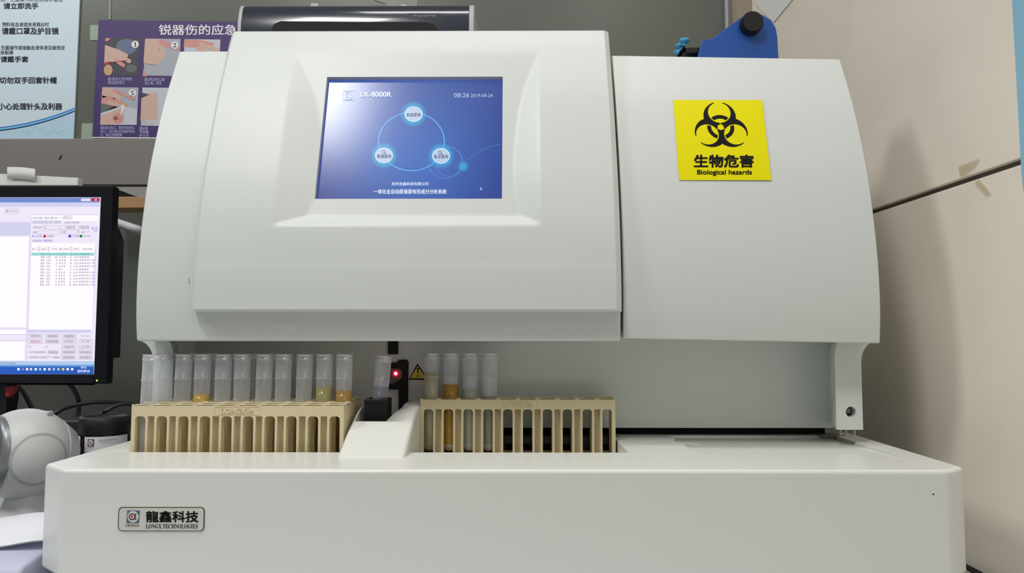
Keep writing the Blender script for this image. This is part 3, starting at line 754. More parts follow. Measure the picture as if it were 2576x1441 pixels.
# ------------------------------------------------------------------ printer on top of the analyser
PY = 1.09
zp0 = H(0.2625)
px0, px1 = at(596, 60, Y=PY).x, at(1192, 60, Y=PY).x
PR = thing('printer', 'dark grey laser printer on top behind the analyzer door', 'printer', ((px0 + px1) / 2, PY, zp0))
ztop = at(900, 20, Y=PY + 0.03).z
prf = [(PY + 0.012, zp0), (PY + 0.004, zp0 + 0.06), (PY, ztop - 0.06), (PY + 0.0012, ztop - 0.034), (PY + 0.0044, ztop - 0.0205), (PY + 0.0072, ztop - 0.0115), (PY + 0.0115, ztop - 0.0055), (PY + 0.020, ztop - 0.0015), (PY + 0.032, ztop), (PY + 0.2, ztop - 0.004), (PY + 0.2, zp0)]
M_PR = mat('glossy_slate', (50, 54, 64), 0.16, coat=0.6); M_PG = mat('printer_grey', (176, 178, 178), 0.45)
b = MB(); b.prism([(px0 + 0.006, y, z) for y, z in prf], (px1 - px0 - 0.014, 0, 0), 0, True)
bd = fixn(b.build('printer_body', M_PR, PR, sharp=30))
for xa_, xb_ in ((px0, px0 + 0.006), (px1 - 0.008, px1)):
    b = MB(); b.prism([(xa_, y + (0.001 if z > zp0 + 0.1 else 0), z + 0.001) for y, z in prf], (xb_ - xa_, 0, 0)); fixn(b.build('side_panel', M_PG, PR, bevel=0.0012))
b = MB(); fpr = plane_frame(PY - 0.0015)
b.prism([fpr(*q) for q in ((683, 95), (684, 68), (692, 59), (706, 53), (1070, 55.5), (1088, 60), (1099, 70), (1102, 95))], (0, 0.02, 0)); b.build('paper_slot', M_MATTE, PR)
b = MB(); fpt = lambda u, v: at(u, v, Y=PY + 0.0035 - 0.0012 * 0)
def fpt(u, v):
    p_ = at(u, v, Y=PY + 0.002)
    for _ in range(6):
        z = p_.z; y = PY
        for (ya, za), (yb_, zb2) in zip(prf[:-1], prf[1:]):
            if za <= z <= zb2 and zb2 > za: y = ya + (yb_ - ya) * (z - za) / (zb2 - za); break
        p_ = at(u, v, Y=y - 0.0007)
    return p_
b.text(fpt, 'HP LaserJet P1106', 1040, 37, 1096, 43.5, 0); b.fbox(fpt, 1024, 33, 1111, 46, 0.8, 1)
b.build('badge', [mat('badge_silver', (128, 130, 136), 0.4), mat('badge_line', (34, 36, 42), 0.4)], bd)
for a, e_, t_ in ((783, 803, 11), (1009, 1026, 14)):
    p0, p1 = at(a, t_, Y=PY + 0.05), at(e_, 20, Y=PY + 0.05)
    b = MB(); b.box(p0.x, p1.x, PY + 0.045, PY + 0.06, ztop - 0.003, p0.z); b.build('hinge_tab', M_PG, PR, bevel=0.0015)
b = MB(); b.box(px0 + 0.008, px1 - 0.01, PY + 0.034, PY + 0.15, ztop - 0.004, ztop + 0.001); b.build('top_tray', M_PG, PR)

# ------------------------------------------------------------------ blue device behind the right cover
BY = 0.95
BD = thing('tape_dispenser', 'blue dispenser with round black knob on top of the analyzer at right', 'dispenser', (at(1860, 140, Y=BY).x, BY, H(0.2625)))
fb = plane_frame(BY)
outl = [(1755.6, 141), (1768, 100), (1791, 97), (1866.5, 41.5), (1881, 35.5), (1901, 33), (1920.6, 37.6), (1940, 50), (1952, 70), (1956, 92), (1959, 143)]
Pt = [fb(*q) for q in outl]; zlow = H(0.2625)
Pt = [Vector((Pt[0].x - 0.006, BY, zlow))] + Pt + [Vector((Pt[-1].x + 0.002, BY, zlow))]
b = MB(); b.prism(Pt, (0, 0.007, 0)); fixn(b.build('side_plate', mat('cobalt_plastic', (30, 84, 168), 0.35), BD, bevel=0.0012))
b = MB(); b.prism([p_ + Vector((0, 0.05, 0)) for p_ in Pt], (0, 0.007, 0)); fixn(b.build('side_plate', mat('cobalt_plastic', (30, 84, 168)), BD, bevel=0.0012))
b = MB(); k_ = fb(1887, 64); b.lathe([(0.0128, -0.013), (0.0142, -0.0115), (0.0142, 0.0), (0.011, 0.001), (0.011, 0.05)], k_, (0, 1, 0), n=40)
b.build('knob', mat('black_rubber', (10, 10, 11), 0.7), BD)
b = MB(); q0, q1 = at(1716, 122, Y=BY + 0.012), at(1762, 136, Y=BY + 0.012)
b.box(q0.x, q1.x, BY + 0.008, BY + 0.05, q1.z, q0.z); b.box(q0.x, q0.x + 0.004, BY + 0.008, BY + 0.05, zlow, q0.z + 0.003); b.box(q0.x, q1.x, BY + 0.012, BY + 0.046, zlow, zlow + 0.004); b.build('bracket', M_BLACK, BD, bevel=0.0006)
for (sx_, sy2, dd) in ((1721, 105, 0.016), (1711, 118, 0.05), (1707, 135, 0.07)):
    e = at(sx_, sy2 - 6, Y=BY + dd); s_ = 0.0070
    b = MB(); b.lathe([(0.0001, 0), (s_ * 0.85, 0), (s_, -0.0012), (s_, -0.003), (s_ * 0.85, -0.0042), (s_ * 0.38, -0.0055), (s_ * 0.36, -0.0105), (s_ * 0.7, -0.012), (s_ * 0.7, -0.0145), (0.0001, -0.0145)], e, n=28, cap=False)
    b.lathe([(0.0018, -0.0145), (0.0018, zlow - e.z)], e, n=12); b.build('spool', mat('sky_blue_plastic', (70, 168, 226), 0.4), BD)

# ------------------------------------------------------------------ posters, tapes and paper on the walls
FPO = plane_frame(YB - 0.004); FP2 = plane_frame(YB - 0.00412); FP3 = plane_frame(YB - 0.00424); FP4 = plane_frame(YB - 0.00440); FP5 = plane_frame(YB - 0.00456); FP6 = plane_frame(YB - 0.00472)
b = MB(); D = Vector((0, 0.003, 0))
b.prism([FPO(*q) for q in ((-130, -60), (203, -60), (184.5, 349), (-150, 349))], D, 0)
navy, white, lav = 1, 2, 3
def curve(y0, x): t = (x + 30) / 215; return y0 - 12 * t - 38 * t * t if t > 0 else y0
for (off, th, mi, fr_) in ((322, 40, 5, FP2), (322, 3, 3, FP3), (325, 4, 6, FP3), (329, 3, 4, FP3)):
    for k in range(20):
        xa_, xb_ = -30 + 218.5 * k / 20, -30 + 218.5 * (k + 1) / 20
        def lim(x): return min(x, 188.3)
        ya, yb_ = curve(off, xa_), curve(off, xb_)
        ra = (lambda y: 349) if th == 40 else (lambda y: y + th)
        b.fpoly(fr_, [(lim(xa_), ya), (lim(xb_), yb_), (min(xb_, 184.6) if th == 40 else lim(xb_), ra(yb_)), (min(xa_, 184.6) if th == 40 else lim(xa_), ra(ya))], mi)
for k in range(8):
    b.farc(FP3, 60 + 14 * k, 330 + 6 * math.sin(k * 2.1), 5, 6.3, k, k + 4.2, 7, 16)
b.text(FP3, '接触患者前后、无菌操作前后及摘手套后', -60, -6, 158, 4.5, 1)
b.text(FP3, '请立即洗手', 9, 7.5, 96, 22.5, 1, 0.028)
b.text(FP3, '预料有血液或体液溅出时', 5.5, 56, 123, 67, 1, 0.006); b.text(FP3, '请戴口罩及护目镜', 5, 69.5, 147, 86.5, 1, 0.026)
b.text(FP3, '无菌操作或接触血液体液及破损皮', 2.5, 114.5, 163, 125.5, 1, 0.006); b.text(FP3, '肤黏膜', 1.5, 127, 33, 137, 1, 0.006); b.text(FP3, '请戴手套', 1.5, 141.5, 71, 156.5, 1, 0.026)
b.text(FP3, '切勿双手回套针帽', -1, 194, 142, 210, 1, 0.026); b.text(FP3, '小心处理针头及利器', -4, 259.5, 156, 276, 1, 0.026)
o = b.build('poster', [mat('pale_blue_poster', (206, 224, 234), 0.4), mat('navy_print', (22, 24, 52), 0.5), M_WHITE, mat('blue_swoosh', (36, 108, 196), 0.5), mat('dark_swoosh', (26, 34, 88), 0.5), mat('poster_corner_blue', (182, 212, 230), 0.4), mat('light_swoosh', (120, 196, 236), 0.5), mat('poster_vine', (160, 196, 218), 0.5)])
tag(o, 'pale blue hygiene notice with dark writing, above the monitor', 'poster')
b = MB(); b.prism([FPO(*q) for q in ((248.5, 50), (760, 57), (752, 350), (232, 346))], D, 0)
b.fpoly(FP2, [(232, 344.5), (752, 348), (752, 350), (232, 347)], 1)
b.text(FP3, '锐器伤的应急处理', 400, 62, 662, 88, 1, 0.012)
SK, SK2, GB, DK, RD, GR = 2, 3, 4, 5, 6, 7
def photo(x0, y0, x1, y1, mi): b.fpoly(FP2, [(x0 + 2.5, y0), (x1 + 2.5, y0 + 1), (x1 - 2, y1 + 1), (x0 - 2, y1)], mi)
def finger(x0, y0, x1, y1, w, mi, fr_=FP3):
    b.fline(fr_, x0, y0, x1, y1, w, mi); b.fell(lambda u, v: fr_(u, v) + Vector((0, -0.00005, 0)), x1, y1, w / 2, w / 2, mi, 16)
photo(262.5, 95, 350, 190, 5); b.fell(FP3, 318, 118, 26, 20, 4, 24); b.fell(FP3, 330, 172, 14, 10, 8, 20)
b.fpoly(FP4, [(264, 113), (300, 125), (318, 138), (312, 152), (262, 158)], 2)
for a in ((296, 128, 318, 140, 9), (298, 138, 325, 154, 10), (290, 150, 310, 164, 10)): finger(*a, 2 if a[0] != 290 else 3, FP5)
b.fell(FP4, 272, 176, 11, 14, 9, 20); b.fline(FP6, 262, 161, 276, 157, 6, 6); b.fline(FP6, 276, 157, 292, 157, 3, 5); b.fline(FP6, 290, 156, 322, 151, 1.2, 6); b.fpoly(FP3, [(265, 96), (278, 96), (274, 101), (265, 105)], 3)
photo(363, 97, 452, 190, 7); b.fpoly(FP3, [(365, 98), (398, 98), (412, 118), (418, 140), (396, 164), (361, 158)], 2); finger(400, 104, 446, 121, 12, 3, FP4)
b.fpoly(FP4, [(361, 159), (396, 165), (404, 166), (380, 163)], 5); b.fpoly(FP4, [(360, 175), (370, 192), (359, 192)], 3)
b.fline(FP5, 397, 128, 403, 120, 1.6, 9); b.fline(FP5, 408, 112, 402, 106, 1.2, 3)
photo(462, 98.5, 552, 190, 10); b.fpoly(FP3, [(464, 99), (500, 100), (540, 108), (530, 122), (462, 118)], 3); finger(500, 110, 545, 126, 11, 2, FP4); finger(495, 118, 530, 140, 11, 2, FP4)
photo(255, 219, 346, 313, 7); b.fpoly(FP3, [(253, 285), (300, 262), (345, 276), (343, 314), (253, 314)], 10)
b.fpoly(FP3, [(254, 244), (280, 250), (300, 268), (254, 284)], 8)
b.fpoly(FP4, [(257, 220), (282, 222), (305, 243), (304, 254), (290, 252), (276, 242), (256, 246)], 2); finger(284, 226, 336, 248, 8, 3, FP5); finger(256, 250, 292, 258, 20, 3, FP4); finger(270, 256, 296, 264, 9, 2, FP5); finger(296, 256, 318, 265, 8, 9, FP4)
b.fpoly(FP4, [(253, 290), (285, 280), (304, 272), (313, 290), (310, 308), (290, 313), (252, 313)], 2); b.fell(FP5, 296, 298, 13, 13, 3, 20); b.fell(FP6, 291, 297, 6, 5, 11, 16); b.fpoly(FP6, [(307, 262), (311, 264), (313, 274), (304, 288), (302, 286), (306, 276)], 1)
photo(356, 220, 440, 316, 10); b.fpoly(FP3, [(356, 246), (372, 236), (396, 232), (396, 300), (353, 304)], 2); b.fpoly(FP4, [(358, 233), (376, 238), (357, 246)], 5)
for k in range(8): b.fline(FP4, 355 + 4 * k, 305, 355 + 4 * k, 316, 0.8, 7)
for x, y, t_ in ((340, 111.5, '𝟏'), (439.5, 113.5, '𝟐'), (333, 234, '𝟓')):
    b.fell(FP5, x, y, 9.2, 9.2, 1); b.text(FP6, t_, x - 3.6, y - 5.5, x + 3.6, y + 5.5, 12)
b.text(FP3, '图1医务人员针刺伤，', 272, 194.5, 335, 203, 13); b.text(FP3, '致出血性伤口', 272, 203.5, 313, 211.5, 13)
b.text(FP3, '图2挤压伤口由', 364, 195.5, 414, 204, 13); b.text(FP3, '远心端，挤出', 364, 204.5, 406, 213, 13)
b.text(FP3, '图5包扎伤口，用创可贴包扎', 253.5, 317, 339, 325.5, 13); b.text(FP3, '伤口，伤口较大时用纱布包', 253, 326.5, 338.5, 335, 13); b.text(FP3, '扎，每日定期更换', 253, 335.5, 307, 343.5, 13)
b.text(FP3, '图6填', 351, 318.5, 372, 327, 13); b.text(FP3, '写锐器', 351, 327.5, 374, 336, 13); b.text(FP3, '护士长', 351, 337, 374, 345, 13)
o = b.build('poster', [mat('deep_purple_print', (64, 40, 104), 0.45), mat('poster_white', (232, 230, 236), 0.5), mat('photo_skin', (206, 172, 156), 0.5), mat('photo_pink_skin', (208, 144, 138), 0.5), mat('photo_slate_blue', (96, 112, 140), 0.5), mat('photo_dark', (66, 64, 72), 0.5), mat('photo_red', (176, 52, 34), 0.5), mat('photo_grey', (168, 172, 182), 0.5), mat('photo_green_grey', (96, 104, 100), 0.5), mat('photo_tan', (196, 158, 122), 0.5), mat('photo_pale', (196, 198, 208), 0.5), mat('photo_brown', (140, 86, 72), 0.5), M_INK, mat('caption_pale', (190, 196, 232), 0.5)])
tag(o, 'purple needle injury poster with small hand photographs, half behind the analyzer', 'poster')
M_TAPE = mat('pale_green_tape', (150, 166, 148), 0.4)
FT = plane_frame(YB - 0.0012)
for k, (q, lb) in enumerate(((((227, 63), (250, 63), (248, 101), (226, 101)), 'pale green tape square at the upper left edge of purple poster'), (((206, 310), (236, 310), (234, 349), (204, 349)), 'pale green tape square at the lower left corner of purple poster'))):
    b = MB(); b.prism([FT(*p_) for p_ in q], (0, 0.001, 0)); tag(b.build('tape', M_TAPE), lb, 'tape', 'tape squares on the glass')
b = MB()
def chip(pts): b.prism([FT(*p_) for p_ in pts], (0, 0.001, 0))
chip([(940, 0), (1050, 0), (1049, 22), (1030, 20), (1022, 10), (1012, 12), (1004, 20), (978, 20), (968, 8)])  # flat ragged patch, its grey mottled by noise
tag(b.build('grey_patch', mat('mottled_grey', (146, 148, 144), 0.7, noise=0.15, nscale=90)), 'ragged grey patch on the glass above the printer', 'paper')
b = MB(); b.prism([FT(*p_) for p_ in ((274, -20), (280, -20), (279, 49), (272, 49))], (0, 0.001, 0)); tag(b.build('tape', mat('grey_tape', (128, 132, 126), 0.4)), 'narrow grey tape strip running up from the purple poster top', 'tape')
b = MB(); FWX = lambda u, v: at(u, v, X=XW - 0.0015)
b.prism([FWX(*p_) for p_ in ((1901, -30), (2010, -30), (1992, 0), (1972, 24), (1946, 56), (1934, 44), (1918, 30), (1903, 12))], (0.0012, 0, 0))
tag(b.build('paper_scrap', mat('white_paper_tape', (244, 244, 240), 0.5)), 'torn white paper taped into the top wall corner above blue dispenser', 'paper')
b = MB(); b.prism([FWX(*p_) for p_ in ((2544, -30), (2640, -40), (2640, 500), (2574, 480), (2569, 430))], (0.0012, 0, 0))
tag(b.build('paper_sheet', mat('light_blue_sheet', (150, 200, 226), 0.5)), 'light blue sheet on the right wall at the picture edge', 'paper')
M_CT = clear('yellowed_clear_tape', (0.95, 0.94, 0.90), (236, 228, 204), 0.2, 0.15, 0.2)
for pts, lb in ((((2410, 420), (2420, 414), (2463, 399), (2450, 420), (2420, 444), (2414, 442)), 'crumpled clear tape remnant just above the wall groove'), (((2450, 458), (2462, 452), (2492, 488), (2480, 493)), 'curled clear tape remnant hanging below the wall groove')):
    b = MB(); b.prism([FWX(*p_) for p_ in pts], (0.0008, 0, 0)); tag(b.build('tape', M_CT), lb, 'tape')
b = MB(); FL = plane_frame(1.3095); b.prism([FL(*p_) for p_ in ((148, 402), (151, 393), (156, 389), (154, 396), (150, 402))], (0, 0.0006, 0)); tag(b.build('stain', M_DARK), 'small black mark on the grey ledge below the posters', 'mark')

# ------------------------------------------------------------------ monitor
MY = 1.05
mx1 = at(276, 700, Y=MY).x; mx0 = mx1 - 0.44; mz1, mz0 = at(200, 467, Y=MY).z, at(200, 966, Y=MY).z
MO = thing('monitor', 'black computer monitor left of the analyzer showing a patient list', 'monitor', ((mx0 + mx1) / 2, MY, 0))
s1 = at(246, 720, Y=MY).x; sz1, sz0 = at(200, 496, Y=MY).z, at(200, 941, Y=MY).z; s0 = mx0 + 0.022
b = MB()
for a in ((mx0, s0, mz0, mz1), (s1, mx1, mz0, mz1), (s0, s1, sz1, mz1), (s0, s1, mz0, sz0)): b.box(a[0], a[1], MY, MY + 0.017, a[2], a[3])
b.build('bezel', mat('dark_bezel', (16, 17, 24), 0.4, spec=0.3), MO, bevel=0.0012)
b = MB(); z6, z9 = at(290, 605, Y=MY + 0.03).z, at(290, 900, Y=MY + 0.03).z
b.box(mx0 + 0.002, mx1 - 0.001, MY + 0.006, MY + 0.02, mz0 + 0.003, mz1 - 0.003)
b.prism([(x, MY + 0.018, z) for x, z in ((mx0 + 0.03, z9), (mx1 - 0.002, z9), (mx1 - 0.002, z6), (mx1 - 0.01, z6 + 0.02), (mx0 + 0.03, z6 + 0.02))], (0, 0.022, 0))
b.build('back_shell', M_BLACK, MO, bevel=0.002)
b = MB(); b.box(mx0 + 0.16, at(26, 1000, Y=MY + 0.03).x, MY + 0.022, MY + 0.045, 0.008, mz0 + 0.1); b.build('stand', M_BLACK, MO, bevel=0.002)
b = MB(); b.box(mx0 + 0.10, mx0 + 0.30, MY - 0.06, MY + 0.09, 0.0, 0.009); b.build('stand_foot', M_BLACK, MO, bevel=0.003)
fm = plane_frame(MY + 0.0008); fm2 = plane_frame(MY + 0.0004); fm3 = plane_frame(MY); fm4 = plane_frame(MY - 0.0003)
UI = [glow('ui_lavender', (240, 232, 250), 1.0), glow('ui_white', (253, 248, 254), 1.03), glow('ui_blue_bar', (120, 146, 214), 0.9), glow('ui_taskbar', (44, 98, 204), 0.85), glow('ui_line', (186, 178, 206), 0.9), glow('ui_ink', (104, 92, 128), 0.9), glow('ui_button', (230, 222, 240), 0.95), glow('ui_red', (214, 40, 60), 0.9), glow('ui_teal_row', (160, 222, 210), 0.95), glow('ui_link_blue', (60, 66, 214), 0.9), glow('ui_green', (30, 130, 44), 0.8), glow('ui_panel', (214, 214, 246), 0.95), glow('ui_status', (182, 208, 242), 0.95), glow('ui_yellow', (240, 220, 70), 0.95), glow('ui_pink_ink', (206, 86, 120), 0.9), glow('ui_mid_blue', (90, 150, 220), 0.95)]
b = MB(); b.add([(s0 - 0.001, MY + 0.001, sz0 - 0.001), (s1 + 0.001, MY + 0.001, sz0 - 0.001), (s1 + 0.001, MY + 0.001, sz1 + 0.001), (s0 - 0.001, MY + 0.001, sz1 + 0.001)], [(0, 1, 2, 3)], 0)
XL = -330
def sk(x, y): return x - (y - 497) * 0.034 * (1 if x > 0 else 1) * ((x + 0) / 252 if x > 0 else 0)
def fm_(f): return lambda u, v: f(u - (v - 497) * 0.035, v)
g1, g2, g3, g4 = fm_(fm), fm_(fm2), fm_(fm3), fm_(fm4)
# here u is the abscissa the feature has on the line v = 497
def U(x, v): return x + (v - 497) * 0.035
def rect(x0, y0, x1, y1, mi, f=g2): b.frect(f, U(x0, y0), y0, U(x1, y0), y1, mi)
def bx(x0, y0, x1, y1, mi=4, w_=0.8): b.fbox(g3, U(x0, y0), y0, U(x1, y0), y1, w_, mi)
def tx(t, x0, y0, x1, y1, mi=5, bo=0.0): b.text(g4, t, U(x0, y0), y0, U(x1, y0), y1, mi, bo)
rect(XL, 497, 251.5, 509, 2); rect(XL, 509, 251, 520, 11, g2); rect(204, 499, 228, 506, 6, g3); rect(229.5, 499, 250.5, 505.5, 7, g3); tx('—', 208, 503, 212, 504.5, 1); tx('□', 219, 500.5, 224, 505, 1); tx('×', 238.5, 499.8, 243.5, 504.8, 1)
bx(13, 523, 46.5, 538.5); tx('退出(X)', 25, 527.5, 44, 534.5, 14); b.farc(g4, U(18.7, 530), 530.5, 2.6, 3.6, 0, 6.283, 5, 20); tx('i', 18.3, 528.7, 19.2, 532.5, 9)
rect(XL, 560, 76, 592, 11); rect(XL, 594, 73, 822, 1); rect(XL, 829, 65, 840, 1); rect(XL, 858, 62, 906, 1)
for y in (558.5, 593.5, 827.5, 841.5, 857): b.fline(g3, U(XL, y), y, U(72, y), y, 0.8, 4)
b.fline(g3, U(77.5, 545), 545, U(65, 905), 905, 0.9, 4); b.fline(g3, U(79, 540), 540, U(248, 540), 540, 0.8, 4)
rect(80, 541, 247, 556, 1); rect(80, 557, 247, 610, 0); rect(80, 611, 238, 836, 1)
tx('检验日期:', 82, 545, 108, 551.5); tx('2019-09-24', 111, 545, 144, 551.5); tx('▾', 150, 546.5, 153, 549); bx(157, 542.5, 182, 552.5); tx('刷新(R)', 159.5, 544.5, 180, 551)
b.fline(g4, U(80, 556), 556, U(155, 556), 556, 1.2, 15); tx('样本信息列表:共[11]样本', 82, 557.5, 153, 563.5); tx('检验历史数据', 163, 556.5, 199, 562.5)
tx('当前检号', 83, 569, 106, 575); bx(109, 567.5, 151, 576.5); tx('11', 111, 569.5, 115.5, 575); bx(153, 567, 199, 576.5, 4); tx('批量处理', 165, 568.5, 188.5, 575); bx(201, 567, 224.5, 576.5); tx('批量核收', 202, 568.5, 223.5, 575); tx('病人信', 229.5, 571, 246, 577, 9); tx('打印', 236, 577.5, 246, 583, 9)
tx('检索', 83, 581, 94, 587.5); bx(97, 579.5, 150.5, 588.5); bx(152.5, 579, 199.5, 588.5); tx('全部', 155, 580.5, 166, 586.5); tx('▾', 195.5, 582, 198.5, 585); tx('全部', 203.5, 580.5, 214.5, 586.5); tx('▾', 220, 582, 223, 585)
tx('病人状态:', 79.5, 590.5, 107, 597, 9); rect(109, 590.8, 115.6, 597.3, 7, g4); tx('未审核', 118.5, 590.8, 135.5, 597); rect(172.5, 590.5, 179, 597, 9, g4); tx('已审核', 182, 590.5, 198.5, 596.5); rect(200.5, 590.5, 207, 597, 10, g4); tx('已打印', 210, 590.3, 228, 596.3)
tx('检验项目', 82.5, 602.5, 105, 608.5); tx('粪便常规', 109, 602.3, 132, 608, 9)
for t_, x0, x1 in (('急诊', 80, 90.5), ('设备', 103.5, 114.5), ('检号', 131.5, 143.5), ('病人姓名', 149, 173), ('年龄', 186, 197.5), ('检验项目', 208, 231.5)): tx(t_, x0, 623.5, x1, 629.5)
for t_, x0 in (('危急', 95.5), ('类型', 119.5), ('性别', 177.5)): tx(t_[0], x0, 621, x0 + 5, 626.2); tx(t_[1], x0, 627, x0 + 5, 632)
for x in (92.5, 101.5, 115.5, 128, 146.5, 174.5, 185, 199): b.fline(g3, U(x, 619), 619, U(x, 634), 634, 0.6, 4)
rect(79, 635.5, 237, 643, 8, g3)
ages = ['80岁', '16岁', '68岁', '2岁', '74岁', '31岁', '66岁', '65岁', '62岁', '3岁', '68岁']
for k in range(11):
    y = 636.5 + 7.72 * k; mi = 15 if k == 0 else 5; sl = -0.27 * k
    def tr(t__, x0, y0, x1, y1, m__): tx(t__, x0 + sl, y0, x1 + sl, y1, m__)
    tr('909', 103, y, 112.5, y + 5.2, mi); tr('住院', 117.5, y, 127.8, y + 5.2, mi); tr(str(11 - k), {10: 143.4, 0: 140.4}.get(k, 141.9) if k != 1 else 138.8, y, 144.6, y + 5.2, mi)
    for q in range(3 if k not in (5, ) else 2):                     # the name column is not legible: plain strokes
        X = 149 + 6.2 * q + sl
        rnd = random.Random(31 * k + q)
        for _q in range(3): yy = y + 0.2 + 1.9 * _q + rnd.uniform(-0.3, 0.3); xx = X + rnd.uniform(0, 1.6); rect(xx, yy, xx + rnd.uniform(1.8, 3.2), yy + 0.7, mi, g4)
        for _q in range(2): xx = X + 0.4 + 2.2 * _q + rnd.uniform(-0.2, 1.0); yy = y + rnd.uniform(0, 1.6); rect(xx, yy, xx + 0.7, yy + rnd.uniform(2.0, 3.4), mi, g4)
    tr('男' if k in (0, 2, 3, 10) else '女', 176.5, y, 181.5, y + 5.2, mi); tr(ages[k], 186, y, 198, y + 5.2, mi); tr('粪便常规' + ('|大便' if k not in (0, 1, 5) else ''), 200, y, 224.5 if k in (0, 1, 5) else 239, y + 5.2, mi)
rect(239.5, 626, 242, 724, 11, g3); rect(70, 829, 230, 836.5, 11, g3); bx(78.5, 829.5, 85.5, 836)
rows = [(839.5, ('审核(F5)', '取消审核', '批量审核', '自动审核')), (853, ('删除标本', '非质控数据', '打印(F7)', '下一条')), (866.5, (None, None, '批量打印', '上一条')), (880, (None, '结果回顾', '预览报告单', '未审核报告')), (893, (None, None, '切换审核者', '未追回报告'))]
cols = [(71, 108.5), (113, 151), (155.5, 193.5), (197.3, 235)]
for y, ts in rows:
    for (x0, x1), t_ in zip(cols, ts):
        if not t_: continue
        x0 += 0; 
        if t_ == '结果回顾': x0, x1 = 120, 149.5
        x0 -= (y - 840) * 0.035; x1 -= (y - 840) * 0.035
        rect(x0, y, x1, y + 11.5, 6, g3) if t_ != '自动审核' else None
        if t_ != '自动审核': bx(x0, y, x1, y + 11.5)
        m_ = (x0 + x1) / 2; wd_ = sum(1.5 if ord(c_) < 128 else 2.9 for c_ in t_); tx(t_, m_ - wd_, y + 2.8, m_ + wd_, y + 8.8, 4 if t_ == '自动审核' else 14 if t_ == '删除标本' else 5)
tx('11', 71.5, 869, 76.5, 875); tx('- 11', 108, 869, 119, 875); bx(69.5, 883, 74.5, 888.5); tx('打印时直接审核', 76, 882.5, 115.5, 889); bx(68.5, 896, 74, 901.5); tx('审核或打印后显示下一条数据', 76, 895.5, 150, 902)
rect(XL, 908, 237.5, 918, 12); tx('23日 18:42:00', 0, 910.5, 38, 916.5)
rect(XL, 919, 236.5, 941, 3); rect(XL, 918, 236.5, 922.5, 15, g3)
for k, x in enumerate((46.6, 57.4, 68, 78, 89.7, 100.7, 112.3, 124, 135.4, 147, 158.8, 170.2, 181.4)):
    b.fell(g4, U(x, 928), 928.5, 3.2, 3.4, [1, 2, 1, 6, 1, 8, 1, 0, 12, 8, 13, 1, 1][k], 14)
tx('08:32', 203.5, 921, 218, 926.5, 1); tx('2019-09-24', 195, 930, 225.5, 936.5, 1, 0.01)
scm = b.build('display', UI, MO)
b = MB(); e = at(243.5, 957, Y=MY - 0.0005); b.lathe([(0.0013, 0), (0.0013, 0.002)], e, (0, 1, 0), n=14); b.build('power_light', glow('green_power_light', (170, 240, 60), 1.6), MO)
# paper on top of the monitor
b = MB(); p0 = at(196, 467, Y=MY + 0.012)
b.prism([at(x, y, Y=MY + 0.004) for x, y in ((-300, 420), (-20, 436), (196, 447), (195.5, 466.5), (-300, 466.5))], (0, 0.012, 0))
tag(b.build('card_strip', mat('white_card', (222, 224, 220), 0.55), bevel=0.0006), 'flat white card strip lying on top of the monitor', 'card')
b = MB(); b.grid(lambda u, v: at(18 + 70 * u, 420 + 5 * u + 30 * v - 2 * math.sin(3 * u), Y=MY + 0.002 - 0.004 * math.sin(v * 3)), 8, 6)
b.v = b.v + [p_ + Vector((0, 0.0008, 0)) for p_ in b.v]; n_ = len(b.v) // 2; fl_ = list(b.f); b.f += [tuple(i + n_ for i in f_)[::-1] for f_ in fl_]; b.m += [0] * len(fl_); b.sm += [True] * len(fl_)
tag(b.build('tape', mat('crumpled_white_tape', (206, 206, 204), 0.6)), 'crumpled white tape flap on the card above the monitor', 'tape')
# bits behind the monitor
b = MB(); p0, p1 = at(255, 497, Y=1.27), at(375, 526, Y=1.27); b.box(p0.x, p1.x, 1.26, 1.31, p1.z, p0.z)
tag(b.build('wooden_rail', mat('tan_wood', (168, 134, 92), 0.55, noise=0.1, nscale=30), bevel=0.002), 'tan wooden rail between the monitor and the analyzer', 'rail')
b = MB(); b.prism([at(x, y, Y=1.262) for x, y in ((288, 470), (380, 470), (380, 500), (340, 493), (300, 478))], (0, 0.004, 0)); tag(b.build('plastic_sheet', mat('grey_sheet', (150, 148, 146), 0.5)), 'grey plastic sheet over the wooden rail beside the monitor', 'sheet')
b = MB(); b.tube([at(270, 545, Y=1.18), at(292, 559, Y=1.18), at(318, 568, Y=1.18), at(345, 577, Y=1.18), at(400, 590, Y=1.2), at(757, 640, Y=1.15)], 0.0068, 14); tag(b.build('cable', mat('white_cable', (196, 196, 196), 0.5)), 'thick white cable between the monitor and analyzer', 'cable')
def cable(pts, r, label, m=None): 
    b_ = MB(); b_.tube([at(x, y, Y=Y) for x, y, Y in pts], r, 10); return tag(b_.build('cable', m or M_BLACK), label, 'cable')
cable([(168, 960, 1.07), (186, 980, 1.09), (198, 1010, 1.1), (197, 1040, 1.08), (188, 1060, 1.05), (180, 1078, 1.02)], 0.0032, 'black cable hanging in an arc below the monitor corner')
cable([(60, 1100, 0.98), (138, 1040, 1.0), (180, 1022, 1.02), (240, 1012, 1.04), (300, 1014, 1.06), (340, 1022, 1.08), (380, 1060, 1.1)], 0.0032, 'long black cable arching over behind the black jar')
cable([(150, 1110, 0.97), (195, 1062, 0.98), (255, 1040, 1.0), (268, 1033, 1.0), (300, 1018, 1.01), (335, 1020, 1.02), (372, 1060, 1.02)], 0.0030, 'black cable looping low behind the jar lid')
cable([(33, 972, 1.14), (38, 987, 1.14), (36, 1010, 1.13), (30, 1045, 1.12), (26, 1080, 1.10)], 0.0050, 'thick black cable beside the monitor stand')
cable([(48, 975, 1.16), (62, 992, 1.15), (82, 1030, 1.12), (100, 1060, 1.08), (118, 1090, 1.05)], 0.0034, 'black cable slanting down right of the monitor stand')
